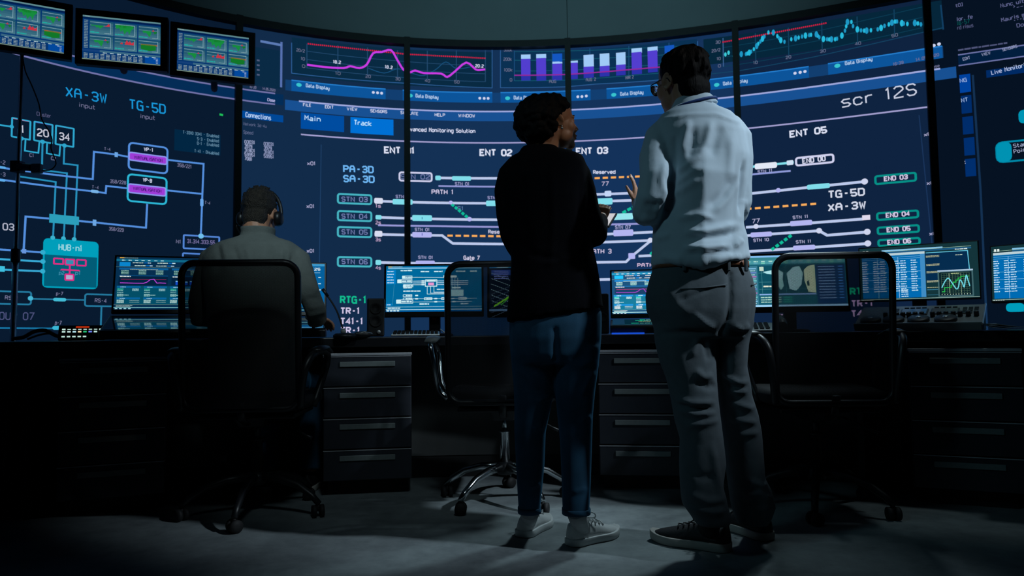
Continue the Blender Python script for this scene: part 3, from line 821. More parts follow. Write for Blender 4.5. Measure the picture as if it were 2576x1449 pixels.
T('EDIT', 2423, 152.8, 2440, 148.6, 7, (140, 150, 186)); T('VIEW', 2470, 141.8, 2491, 136.6, 7, (140, 150, 186)); T('SENSORS', 2522.5, 129.2, 2558.4, 120, 7, (140, 150, 186))
q0 = P(2480.5, 177.4); q1 = P(2482, 196)
WC.rect(q0[0], q1[1], q0[0] + 0.5, q0[1], (0, 42, 100), 2); T('Live Monitoring', 2495, 188.4, 2594, 165, 10, (166, 182, 220))
for x0, y0, x1, y1, c in ((2412.8, 189.3, 2442.8, 230.7, (0, 66, 158)), (2417, 242, 2445.5, 283.5, (0, 44, 106)), (2420.5, 295, 2449.5, 336, (0, 44, 106)), (2424, 347.7, 2453, 389.5, (0, 46, 110)), (2427, 400.5, 2456, 442.5, (0, 46, 110))):
    RC(x0, y0, x1, y1, c, 2)
T('NG', 2415.3, 208.3, 2431.4, 205.4, 9, (150, 180, 226)); T('NT', 2419, 257.8, 2434.6, 254.8, 9, (150, 180, 226)); T(':', 2426, 414, 2431, 413, 10, (180, 190, 220))
LN([(2447, 189), (2466.6, 480), (2483, 832)], 4, (20, 48, 80), 2)
TB = (0, 148, 180)
q0, q1 = P(2561, 278), P(2562.5, 312); WC.rrect(q0[0], q1[1], q0[0] + 0.2, q0[1], 0.025, TB, 4)
q0, q1 = P(2505.6, 360), P(2509, 409); WC.rframe(q0[0], q1[1], q0[0] + 0.7, q0[1], 0.03, 0.011, (0, 134, 166), 3); WC.rrect(q0[0], q1[1], q0[0] + 0.075, q0[1], 0.03, (0, 146, 178), 4)
T('Start', 2550, 372, 2588, 365, 9, (150, 160, 190)); T('Point', 2551, 386, 2588, 379, 9, (150, 160, 190))
q0, q1 = P(2530.4, 771.7), P(2532, 785); WC.rrect(q0[0], q1[1], q0[0] + 0.09, q0[1] + 0.02, 0.02, (0, 156, 186), 4); WC.line([(q0[0] + 0.03, q1[1] + 0.006), (q0[0] + 0.5, q1[1] + 0.006)], 0.011, (0, 120, 156), 3)

# --- hand the shapes to the display they lie on
BACK = [(9, 26, 47), (18, 43, 73), (20, 49, 85), (20, 50, 90), (15, 35, 64), (6, 18, 34)]  # apps differ, and off-axis dimming is put into these flat colours
WALL_LABELS = ['leftmost tall display of the curved video wall, showing the XA-3W network diagram and HUB box',
               'tall video wall display behind the seated man, with Connections, Main and Track tabs',
               'video wall display left of the woman, with PATH 1 and magenta curve end',
               'video wall display between the standing people, with ENT 03 and purple bars',
               'video wall display right of the standing man, reading scr 12S and END boxes',
               'rightmost video wall display with Live Monitoring header and blue tiles']
cl = sorted(WC.cols, key=lambda c: WC.cols[c])
cent = [sum(WC.v[i][0] for i in f) / len(f) for f in WC.f]
for i in range(6):
    e0, e1 = EDGES[i] + 0.004, EDGES[i + 1] - 0.004
    root = thing('video_wall_display', WALL_LABELS[i], 'display', wall_pt((e0 + e1) / 2, Z_BOT), 0, 'tall displays of the curved video wall')
    R0 = Vector(root.location)
    n = max(2, int((e1 - e0) / 0.1)); v, f, mi = [], [], []
    for k in range(n + 1):
        s = e0 + (e1 - e0) * k / n
        for (d, z) in ((0.0, Z_BOT), (0.0, Z_TOP), (-0.06, Z_TOP), (-0.06, Z_BOT)):
            v.append(Vector(wall_pt(s, z, d)) - R0)
        if k:
            a = 4 * (k - 1)
            for j in range(4):
                f.append((a + j, a + 4 + j, a + 4 + (j + 1) % 4, a + (j + 1) % 4)); mi.append(0 if j == 0 else 1)
    f += [(3, 2, 1, 0), (4 * n, 4 * n + 1, 4 * n + 2, 4 * n + 3)]; mi += [1, 1]
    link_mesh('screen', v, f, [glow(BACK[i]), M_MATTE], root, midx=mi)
    vv, ff, mm, mp = [], [], [], {}
    for fc, m_, c_ in zip(WC.f, WC.m, cent):
        if not (EDGES[i] <= c_ < EDGES[i + 1]):
            continue
        k = len(vv)
        for q in fc:
            s_, z_, lv = WC.v[q]
            vv.append(Vector(wall_pt(s_, min(z_, Z_TOP - 0.002), 0.0015 + 0.0006 * lv)) - R0)
        ff.append(tuple(range(k, k + len(fc)))); mm.append(mp.setdefault(m_, len(mp)))
    link_mesh('screen_graphics', vv, ff, [glow(cl[c]) for c in sorted(mp, key=lambda c: mp[c])], root, midx=mm)  # lettering, charts and diagrams shown on this display

# the black frame in front of the displays
fr = thing('video_wall_frame', 'black metal frame of slim uprights and rails dividing the curved video wall', 'frame', wall_pt(0, 0.0))
F0 = Vector(fr.location)
def fpart(b, name):
    b.v = [p - F0 for p in b.v]
    return b.build(name, M_MATTE, fr)
for s in MULL:
    fpart(curved_slab(s - 0.021, s + 0.021, 0.05, Z_TOP + 0.05, 0.004, 0.06, 0.05), 'mullion')
for i in range(6):
    a = EDGES[i] + (0.021 if i else 0); b = EDGES[i + 1] - (0.021 if i < 5 else 0)
    fpart(curved_slab(a, b, Z_TOP - 0.004, Z_TOP + 0.045, 0.004, 0.06), 'top_rail')
    fpart(curved_slab(a, b, 0.05, Z_BOT + 0.01, 0.004, 0.05), 'bottom_rail')
# ------------------------------------------------------------------ curved desk with drawer pedestals
DCX, DCY, DR = 0.02, -1.37, 4.86
DESK_Z = 0.752

def arc(th, r, z):
    return Vector((DCX + r * math.sin(th), DCY + r * math.cos(th), z))

def arc_slab(t0, t1, r0, r1, z0, z1, step=0.03):
    n = max(1, int(abs(t1 - t0) / step)); rs = []
    for i in range(n + 1):
        t = t0 + (t1 - t0) * i / n
        rs.append([arc(t, r0, z0), arc(t, r1, z0), arc(t, r1, z1), arc(t, r0, z1)])
    return MB().rings(rs)

desk = thing('control_desk', 'long curved black control desk running under all the monitors', 'desk', (0, 3.9, 0))
def dpart(b, name, m, bev=0):
    b.v = [p - Vector((0, 3.9, 0)) for p in b.v]
    return b.build(name, m, desk, bevel=bev)
TH = math.radians(34)
dpart(arc_slab(-TH, TH, DR, DR + 0.80, DESK_Z - 0.045, DESK_Z), 'desktop', M_DESK, 0.004)
dpart(arc_slab(math.radians(-29.4), TH, DR + 0.40, DR + 0.418, 0.115, DESK_Z - 0.045), 'modesty_panel', M_PANEL)
dpart(arc_slab(math.radians(-29.4), TH, DR + 0.405, DR + 0.413, 0.0, 0.115), 'gap_blocker', M_MATTE)  # black strip added to keep the gap dark, blocks screen light behind
for th in (-27.6, -9.5, 10.3, 18.6, 27.5):
    t = math.radians(th)
    dpart(arc_slab(t - 0.0025, t + 0.0025, DR + 0.12, DR + 0.40, 0.02, DESK_Z - 0.045), 'side_panel', M_PANEL)
for px in (74, 2640):
    g = at(px, 860, 3.08)
    dpart(MB().box((g.x, g.y + 0.02, (DESK_Z - 0.045) / 2), (0.038, 0.06, DESK_Z - 0.045)), 'leg', M_MATTE)

def pedestal(pxc, pyt, D, w, label, first=None):
    c = at(pxc, pyt, D)
    th = math.atan2(c.x - DCX, D - DCY)
    if first is None:
        root = thing('drawer_pedestal', label, 'drawer unit', (c.x, c.y, 0), -th, 'four-drawer pedestals under the desk')
        H0, H1, dep = 0.075, 0.665, 0.5
        MB().box((0, dep / 2 + 0.02, (H0 + H1) / 2), (w, dep, H1 - H0)).build('carcass', M_BODY, root, bevel=0.002)
        MB().box((0, dep / 2 + 0.05, H0 / 2), (w - 0.04, dep - 0.06, H0)).build('plinth', M_MATTE, root)
        MB().box((0, dep / 2 + 0.012, H1 + 0.006), (w + 0.004, dep + 0.02, 0.012)).build('top_edge', M_EDGE, root, bevel=0.002)
        dh = (H1 - H0) / 4
        for k in range(4):
            z1 = H1 - k * dh
            dr = MB().box((0, 0.008, z1 - dh / 2), (w - 0.006, 0.022, dh - 0.008)).build('drawer', M_DRAWER, root, bevel=0.003)
            MB().box((0, -0.006, z1 - dh * 0.27), (w * 0.625, 0.010, dh * 0.165)).build('handle', M_HANDLE, dr, bevel=0.002)
            MB().box((0, -0.003, z1 - 0.004), (w - 0.004, 0.006, 0.0036)).build('edge_strip', M_EDGE, dr)
        return root
    root = first.copy(); COL.objects.link(root)
    root.location = (c.x, c.y, 0); root.rotation_euler = (0, 0, -th); root['label'] = label
    for ch in first.children:
        k = ch.copy(); COL.objects.link(k); k.parent = root
        for g in ch.children:
            e = g.copy(); COL.objects.link(e); e.parent = k
    return root
ped = pedestal(925, 896, 3.44, 0.415, 'dark four-drawer pedestal between the seated man and the empty middle chair')
pedestal(1612, 889, 3.46, 0.415, 'dark four-drawer pedestal seen between the legs of the two standing people', ped)
pedestal(2424, 884, 3.07, 0.48, 'dark four-drawer pedestal right of the empty chair, under the console', ped)
pedestal(288, 903, 3.13, 0.44, 'dark four-drawer pedestal left of the seated man, almost in darkness', ped)

# waste bin in the dark at the left end
b0 = at(26, 986, 3.12)
bn = MB()
bw = 0.15
bn.rings([[(b0.x - 0.13 + dx * (bw - 0.02 + 0.02 * t), 3.22 + dy * (bw - 0.02 + 0.02 * t), 0.54 * t) for dx, dy in ((-1, -1), (1, -1), (1, 1), (-1, 1))] for t in (0, 1)], cap=True)
tag(bn.build('waste_bin', M_BLACK, bevel=0.012), 'square black bin standing under the left end of the desk', 'bin')

# ------------------------------------------------------------------ monitors
def frame_from(A, B):
    u = (B - A); u.z = 0
    return math.atan2(u.y, u.x), u.length

class Screen:
    """flat display standing in a thing: local x to the right, y away from the viewer, z up"""
    def __init__(s, root, name, w, h, z0, y0, tilt, bez, thick, cx=0.0, bez_bottom=None, body=M_BLACK, nobody=False):
        s.w, s.h = w, h
        bb = bez if bez_bottom is None else bez_bottom
        ct, st = math.cos(tilt), math.sin(tilt)
        def mp(u, v, lv):
            d = -0.0009 - 0.0005 * lv
            return (cx - w / 2 + u, y0 + v * st + d * ct, z0 + v * ct - d * st)
        s.mp = mp
        if not nobody:
            bx = MB()
            c8 = []
            for d in (0.0, thick):
                for (u, v) in ((-bez, -bb), (w + bez, -bb), (w + bez, h + bez), (-bez, h + bez)):
                    c8.append((cx - w / 2 + u, y0 + v * st + d * ct, z0 + v * ct - d * st))
            bx.add(c8, [(0, 1, 2, 3), (7, 6, 5, 4), (0, 4, 5, 1), (1, 5, 6, 2), (2, 6, 7, 3), (3, 7, 4, 0)])
            s.body = bx.build('housing', body, root, bevel=0.004)
        s.c = Canvas(mp)
        s.root, s.name = root, name
    def done(s, k=1.0):
        return s.c.build(s.name, s.root, k)
    # shapes in fractions of the display, v measured downwards
    def R(s, x0, y0, x1, y1, c, lv=1):
        s.c.rect(x0 * s.w, (1 - y1) * s.h, x1 * s.w, (1 - y0) * s.h, c, lv)
    def Q(s, pts, c, lv=2):
        s.c.poly([(x * s.w, (1 - y) * s.h) for x, y in pts], c, lv)
    def L(s, pts, w, c, lv=3):
        s.c.line([(x * s.w, (1 - y) * s.h) for x, y in pts], w * s.h, c, lv)
    def G(s, x0, y, x1, hh, c, lv=4, rng=None):
        s.c.greek(x0 * s.w, (1 - y) * s.h, x1 * s.w, hh * s.h, c, lv, rng or random.Random(int(x0 * 997 + y * 7919)))
    def T(s, t, x0, y, x1, hh, c, lv=5, wt=0.18):
        s.c.text(t, x0 * s.w, (1 - y) * s.h, x1 * s.w, (1 - y) * s.h, hh * s.h, c, wt, lv)

def content_market(s):
    """six small charts over a table: the overhead monitors"""
    s.R(0, 0, 1, 1, (4, 52, 110), 0); s.R(0, 0, 1, 0.035, (92, 134, 140), 1); s.R(0, 0.035, 1, 0.08, (0, 30, 78), 1); s.G(0.03, 0.028, 0.09, 0.018, (150, 170, 170))
    for k in range(18):
        s.G(0.02, 0.125 + 0.036 * k, 0.068, 0.018, (128, 156, 160))
    P6 = [(0.088, 0.39), (0.402, 0.695), (0.71, 1.0)]
    def box(i, j):
        x0, x1 = P6[i]; y0, y1 = ((0.105, 0.415), (0.43, 0.735))[j]
        s.R(x0, y0, x1, y1, (30, 84, 108), 1)
        for k in range(4):
            s.R(x0, y0 + (y1 - y0) * (0.35 + 0.16 * k), x1, y1, (38 + 9 * k, 90 + 8 * k, 112 + 7 * k), 1 + 0.2 * (k + 1))
        f = lambda x, y: (x0 + (x1 - x0) * x, y0 + (y1 - y0) * y)
        s.L([f(0.02, 0.12), f(0.88, 0.12), f(0.88, 0.86)], 0.008, (150, 186, 200), 4)
        s.L([f(0.02, 0.34), f(0.84, 0.34)], 0.005, (130, 170, 180), 3)
        s.G(f(0.03, 0.9)[0], f(0.03, 0.9)[1], f(0.42, 0.9)[0], 0.03, (30, 168, 158)); s.G(f(0.62, 0.9)[0], f(0.62, 0.9)[1], f(0.9, 0.9)[0], 0.012, (140, 170, 180))
        for k in range(9):
            s.R(*f(0.91, 0.16 + 0.08 * k), *f(0.97, 0.19 + 0.08 * k), (84, 124, 138), 3)
        return f
    def area(f, base, pts, c):
        for (xa, ya), (xb, yb) in zip(pts[:-1], pts[1:]):
            s.Q([f(xa, base), f(xb, base), f(xb, yb), f(xa, ya)], c, 5)
    GREEN, DGR, RD = (22, 138, 62), (18, 118, 40), (196, 50, 66)
    hang = [(0.05, 0.3), (0.1, 0.42), (0.16, 0.38), (0.24, 0.4), (0.3, 0.52), (0.36, 0.45), (0.44, 0.58), (0.5, 0.48), (0.58, 0.38)]
    f = box(0, 0); area(f, 0.32, hang, GREEN); area(f, 0.36, [(0.62, 0.35), (0.72, 0.3), (0.78, 0.16), (0.84, 0.22), (0.84, 0.36)], RD)
    f = box(1, 0); area(f, 0.14, [(0.05, 0.3), (0.1, 0.46), (0.2, 0.36), (0.28, 0.66), (0.36, 0.5), (0.45, 0.82), (0.52, 0.62), (0.6, 0.58), (0.65, 0.84), (0.72, 0.5), (0.84, 0.3)], GREEN); area(f, 0.14, [(0.05, 0.2), (0.4, 0.36), (0.84, 0.26)], DGR)
    g2 = [(0.18, 0.42), (0.24, 0.58), (0.34, 0.52), (0.42, 0.66), (0.5, 0.84), (0.58, 0.56)]
    f = box(2, 0); area(f, 0.38, g2, GREEN); area(f, 0.4, [(0.68, 0.44), (0.74, 0.6), (0.84, 0.46)], DGR); area(f, 0.38, [(0.62, 0.36), (0.67, 0.26), (0.72, 0.36)], RD)
    f = box(0, 1); area(f, 0.38, g2, GREEN); area(f, 0.4, [(0.7, 0.44), (0.76, 0.58), (0.82, 0.46)], DGR); area(f, 0.38, [(0.62, 0.36), (0.67, 0.26), (0.72, 0.36)], RD)
    f = box(1, 1); area(f, 0.5, [(0.26, 0.47), (0.34, 0.36), (0.38, 0.48)], RD); area(f, 0.52, [(0.46, 0.48), (0.55, 0.16), (0.62, 0.36), (0.68, 0.22), (0.76, 0.4), (0.86, 0.26), (0.86, 0.5)], RD); area(f, 0.52, [(0.38, 0.54), (0.41, 0.62), (0.44, 0.54)], (30, 80, 190))
    f = box(2, 1); area(f, 0.36, [(0.12, 0.72), (0.3, 0.78), (0.5, 0.84), (0.8, 0.76)], DGR); area(f, 0.34, [(0.12, 0.42), (0.86, 0.44)], (166, 88, 44))
    s.R(0, 0.77, 1, 0.815, (58, 104, 130), 2); s.R(0.0, 0.77, 0.22, 0.815, (20, 62, 120), 3)
    for k in range(8):
        s.G(0.26 + 0.09 * k, 0.835, 0.31 + 0.09 * k, 0.02, (170, 196, 206))
    for k in range(11):
        for r in range(4):
            s.G(0.02 + 0.07 * k, 0.872 + 0.031 * r, 0.068 + 0.07 * k, 0.016, (140, 166, 170))
    s.R(0.80, 0.82, 1, 0.975, (2, 72, 156), 2)
    for r in range(4):
        s.G(0.965 - (0.05 if r == 0 else 0.02), 0.86 + 0.033 * r, 0.97, 0.014, (170, 196, 220))
    s.R(0, 0.98, 1, 1, (120, 142, 120), 3)

def content_dash(s, bright=1.0):
    q = lambda c: tuple(min(255, int(v * bright + (bright - 1) * 60)) for v in c)
    s.R(0, 0, 1, 1, q((6, 46, 78)), 0); s.R(0.03, 0.012, 0.07, 0.026, (238, 176, 60), 3); s.G(0.07, 0.026, 0.2, 0.012, q((120, 140, 130)))
    s.R(0, 0.04, 1, 0.085, q((14, 104, 136)), 1)
    for k in range(7):
        s.G(0.05 + 0.06 * k, 0.074, 0.08 + 0.06 * k, 0.018, q((180, 222, 230)))
    s.R(0.03, 0.10, 0.13, 0.18, q((10, 132, 204)), 2)
    for x, y in ((0.15, 0.12), (0.17, 0.175), (0.38, 0.12), (0.37, 0.175)):
        s.G(x, y, x + 0.1, 0.018, q((186, 214, 210))); s.R(x + 0.105, y - 0.02, x + 0.16, y, q((10, 100, 180)), 3); s.G(x + 0.14, y, x + 0.17, 0.018, q((190, 220, 230)))
    s.L([(0, 0.195), (1, 0.195)], 0.006, q((84, 120, 120)))
    for x0 in (0.03, 0.52):
        s.R(x0, 0.21, x0 + 0.455, 0.245, q((12, 92, 150)), 2); s.G(x0 + 0.1, 0.245, x0 + 0.36, 0.012, q((150, 170, 150)))
        for k in range(3):
            for r in range(4):
                s.G(x0 + 0.02 + 0.16 * k, 0.27 + 0.022 * r, x0 + 0.09 + 0.16 * k, 0.013, q((110, 170, 150) if r % 2 else (150, 200, 190)))
        s.R(x0, 0.35, x0 + 0.455, 0.37, q((10, 70, 118)), 2); s.R(x0, 0.37, x0 + 0.455, 0.54, q((4, 34, 62)), 2); s.G(x0 + 0.01, 0.385, x0 + 0.11, 0.02, q((220, 230, 226)))
    s.L([(0.05, 0.43), (0.47, 0.43)], 0.008, q((170, 30, 80)))
    s.L([(0.045, 0.5), (0.18, 0.505), (0.26, 0.505), (0.29, 0.485), (0.32, 0.435), (0.355, 0.425), (0.385, 0.5), (0.41, 0.495), (0.47, 0.5)], 0.014, (186, 70, 220), 4)
    for k in range(9):
        x = 0.56 + 0.045 * k; t = 0.45 + 0.02 * ((k * 5) % 3) / 2
        s.R(x, t, x + 0.024, t + 0.022, q((120, 190, 236)), 4); s.R(x, t + 0.022, x + 0.024, 0.53, q((20, 76, 200)), 4)
    s.R(0.015, 0.555, 0.985, 0.90, q((4, 78, 102)), 1)
    for i in range(4):
        x0 = 0.02 + 0.245 * i
        for y in (0.56, 0.775):
            s.R(x0, y, x0 + 0.215, y + 0.034, q((8, 98, 156)), 3); s.G(x0 + 0.03, y + 0.026, x0 + 0.08, 0.016, q((150, 200, 220)))
        for r in range(9):
            if r in (3, 5): continue
            s.G(x0 + 0.005, 0.618 + 0.017 * r, x0 + 0.06 + (0.05 if r == 7 else 0), 0.013, q((150, 200, 196) if r > 1 else (50, 180, 150)))
            if r < 3: s.G(x0 + 0.14, 0.618 + 0.017 * r, x0 + 0.2, 0.013, q((150, 200, 206)))
        for r in range(4):
            s.G(x0 + 0.005, 0.83 + 0.017 * r, x0 + 0.07, 0.013, q((170, 210, 206)))
            if r in (0, 2): s.G(x0 + 0.12, 0.835 + 0.016 * r, x0 + 0.21, 0.009, q((170, 206, 200)))
    s.L([(0, 0.91), (1, 0.91)], 0.006, q((100, 140, 130))); s.G(0.02, 0.935, 0.17, 0.012, q((160, 190, 186))); s.G(0.02, 0.95, 0.15, 0.010, q((140, 170, 170)))
    s.L([(0, 0.965), (1, 0.965)], 0.012, q((130, 200, 204)))
    for k in range(4):
        s.R(0.012 + 0.04 * k, 0.978, 0.035 + 0.04 * k, 0.994, q((160, 210, 220)), 4)

def content_net(s):
    bg = (0, 104, 156)
    s.R(0, 0, 1, 1, bg, 0); s.R(0.02, 0.012, 0.06, 0.026, (240, 200, 60), 3); s.G(0.06, 0.026, 0.17, 0.012, (170, 210, 220)); s.R(0.02, 0.035, 1, 0.065, (120, 190, 226), 1)
    s.R(0, 0.08, 0.1, 0.4, (0, 124, 196), 1)
    for k in range(5):
        s.G(0.01, 0.13 + 0.062 * k, 0.08, 0.022, (190, 226, 244))
    s.L([(0.085, 0.4), (0.07, 0.85)], 0.006, (60, 150, 190)); s.R(0, 0.82, 0.07, 0.87, (0, 124, 196), 1); s.G(0.01, 0.855, 0.05, 0.02, (200, 230, 240))
    W = (206, 240, 244)
    for x, y, w_ in ((0.15, 0.115, 0.12), (0.36, 0.14, 0.09), (0.5, 0.14, 0.09), (0.73, 0.14, 0.1), (0.88, 0.14, 0.08)):
        s.G(x, y, x + w_, 0.03, W)
    def pill(x, y, w_, h_, cap=True):
        s.L([(x, y), (x + w_, y), (x + w_, y + h_), (x, y + h_), (x, y)], 0.012, W); s.G(x + w_ * 0.3, y + h_ * 0.75, x + w_ * 0.95, h_ * 0.5, W)
        if cap: s.R(x, y, x + w_ * 0.28, y + h_, W, 4)
    for x, y, w_, h_ in ((0.17, 0.22, 0.1, 0.055), (0.12, 0.3, 0.15, 0.07), (0.18, 0.41, 0.1, 0.05), (0.18, 0.63, 0.09, 0.04), (0.18, 0.7, 0.09, 0.04), (0.11, 0.74, 0.17, 0.075), (0.4, 0.7, 0.08, 0.04), (0.58, 0.7, 0.08, 0.04), (0.76, 0.7, 0.08, 0.04)):
        pill(x, y, w_, h_, w_ > 0.095)
    s.L([(0.41, 0.31), (0.53, 0.31), (0.53, 0.45), (0.41, 0.45), (0.41, 0.31)], 0.016, W); s.R(0.44, 0.37, 0.5, 0.43, (232, 150, 204), 4); s.R(0.42, 0.32, 0.52, 0.35, W, 4)
    for y in (0.335, 0.375, 0.415):
        s.L([(0.28, y), (0.41, y)], 0.012, W); s.L([(0.53, y), (0.86, y)], 0.010, W); s.R(0.37, y - 0.014, 0.4, y + 0.014, W, 4)
    s.L([(0.27, 0.25), (0.6, 0.26), (0.62, 0.245), (0.7, 0.245)], 0.010, W); s.R(0.6, 0.215, 0.74, 0.265, W, 4)
    for k in range(3):
        x = 0.43 + 0.035 * k; s.L([(x, 0.45), (x, 0.62 - 0.02 * k), (0.72, 0.62 - 0.02 * k)], 0.010, W)
        x = 0.69 + 0.03 * k; s.L([(x, 0.27), (x, 0.52)], 0.010, W)
    s.R(0.68, 0.53, 0.81, 0.67, (168, 222, 232), 4); s.R(0.69, 0.47, 0.78, 0.5, W, 4)
    s.G(0.18, 0.49, 0.27, 0.025, W); s.G(0.18, 0.565, 0.36, 0.03, W); s.G(0.53, 0.53, 0.63, 0.025, W)
    s.L([(0.27, 0.72), (0.95, 0.72)], 0.008, W); s.L([(0.28, 0.79), (0.9, 0.79)], 0.008, W); s.G(0.35, 0.85, 0.45, 0.03, W); s.G(0.78, 0.85, 0.86, 0.03, W)
    for x, y in ((0.32, 0.65), (0.32, 0.72), (0.52, 0.72), (0.7, 0.72), (0.52, 0.79), (0.71, 0.79)):
        s.R(x - 0.015, y - 0.014, x + 0.015, y + 0.014, W, 5)
    s.L([(0, 0.895), (1, 0.895)], 0.008, (150, 210, 226)); s.G(0.02, 0.93, 0.15, 0.022, W); s.L([(0, 0.955), (1, 0.955)], 0.016, (190, 230, 244)); s.R(0, 0.965, 1, 1, (0, 92, 160), 1)
    for k in range(4):
        s.R(0.01 + 0.035 * k, 0.968, 0.034 + 0.035 * k, 0.99, W, 4)

def content_green(s):
    s.R(0, 0, 1, 1, (10, 26, 46), 0); s.R(0, 0, 1, 0.04, (40, 120, 170), 1); s.G(0.08, 0.034, 0.2, 0.02, (180, 220, 230)); s.R(0.02, 0.08, 0.22, 0.2, (40, 70, 150), 1)
    for k in range(5):
        s.G(0.05, 0.12 + 0.04 * k, 0.2, 0.018, (120, 140, 210)); s.G(0.24, 0.12 + 0.17 * k, 0.5, 0.016, (200, 200, 150))
    for k in range(6):
        s.L([(0.02, 0.15 + 0.12 * k), (0.5, 0.55 + 0.12 * k)], 0.008, (150, 190, 200), 2)
        s.L([(0.02, 0.62 + 0.1 * k), (0.6, 0.1 + 0.1 * k)], 0.006, (90, 120, 150), 2)
    s.L([(0.05, 0.88), (0.15, 0.75), (0.25, 0.62), (0.36, 0.5), (0.6, 0.4), (0.9, 0.35)], 0.035, (120, 210, 50), 4); s.L([(0.12, 0.86), (0.22, 0.66), (0.4, 0.58), (0.8, 0.5)], 0.02, (60, 180, 60), 4)
    for k in range(4):
        s.G(0.3, 0.76 + 0.04 * k, 0.55, 0.02, (150, 170, 180))
    s.R(0, 0.94, 1, 0.98, (90, 130, 170), 3)

def content_map(s):
    s.R(0, 0, 1, 1, (26, 96, 116), 0); s.R(0, 0, 1, 0.035, (130, 190, 240), 1); s.R(0, 0.035, 1, 0.09, (56, 130, 140), 1); s.R(0, 0.09, 1, 0.17, (70, 150, 160), 1)
    for k in range(14):
        s.G(0.02 + 0.07 * k, 0.125, 0.06 + 0.07 * k, 0.022, (170, 220, 210)); s.R(0.02 + 0.07 * k, 0.135, 0.055 + 0.07 * k, 0.16, (110, 200, 180) if k % 3 == 0 else (90, 160, 180), 2)
    s.R(0, 0.2, 0.19, 0.96, (60, 124, 146), 1)
    for k in range(9):
        s.R(0.0, 0.24 + 0.08 * k, 0.18, 0.262 + 0.08 * k, ((130, 190, 226), (110, 130, 200), (180, 110, 180), (120, 200, 200))[k % 4], 2); s.G(0.02, 0.30 + 0.08 * k, 0.17, 0.016, (180, 216, 220))
    s.R(0.2, 0.2, 0.72, 0.74, (14, 78, 96), 1); s.R(0.21, 0.22, 0.25, 0.3, (190, 216, 200), 3)
    for x in (0.23, 0.34, 0.45, 0.56, 0.67):
        s.L([(x, 0.2), (x, 0.74)], 0.006, (70, 140, 150), 2)
    for y in (0.34, 0.52, 0.66):
        s.L([(0.2, y), (0.72, y)], 0.006, (70, 140, 150), 2)
    LAND = (170, 226, 232)
    s.Q([(0.24, 0.32), (0.3, 0.3), (0.38, 0.27), (0.43, 0.34), (0.42, 0.48), (0.38, 0.46), (0.35, 0.38), (0.28, 0.36)], LAND, 3); s.Q([(0.36, 0.44), (0.42, 0.48), (0.43, 0.6), (0.4, 0.68), (0.37, 0.58)], (150, 214, 214), 3)
    s.Q([(0.46, 0.36), (0.52, 0.24), (0.58, 0.22), (0.61, 0.36), (0.59, 0.58), (0.54, 0.70), (0.48, 0.66)], LAND, 3); s.Q([(0.62, 0.3), (0.66, 0.22), (0.72, 0.2), (0.72, 0.74), (0.65, 0.72), (0.62, 0.5)], (206, 232, 196), 3); s.Q([(0.64, 0.52), (0.66, 0.5), (0.665, 0.6), (0.645, 0.62)], (20, 70, 80), 5)
    s.G(0.24, 0.62, 0.35, 0.03, (230, 236, 214)); s.R(0.2, 0.75, 0.72, 0.775, (140, 180, 236), 2)
    for k in range(3):
        s.G(0.21, 0.83 + 0.045 * k, 0.4, 0.022, (170, 216, 200)); s.R(0.42, 0.81 + 0.045 * k, 0.5, 0.83 + 0.045 * k, (40, 160, 140), 3)
    s.R(0.73, 0.2, 0.99, 0.96, (20, 62, 110), 1)
    for k in range(12):
        s.G(0.75, 0.25 + 0.055 * k, 0.9, 0.02, (130, 170, 210)); s.R(0.93, 0.235 + 0.055 * k, 0.97, 0.25 + 0.055 * k, (80, 150, 220), 3)
    s.R(0, 0.965, 1, 1, (160, 214, 250), 3)

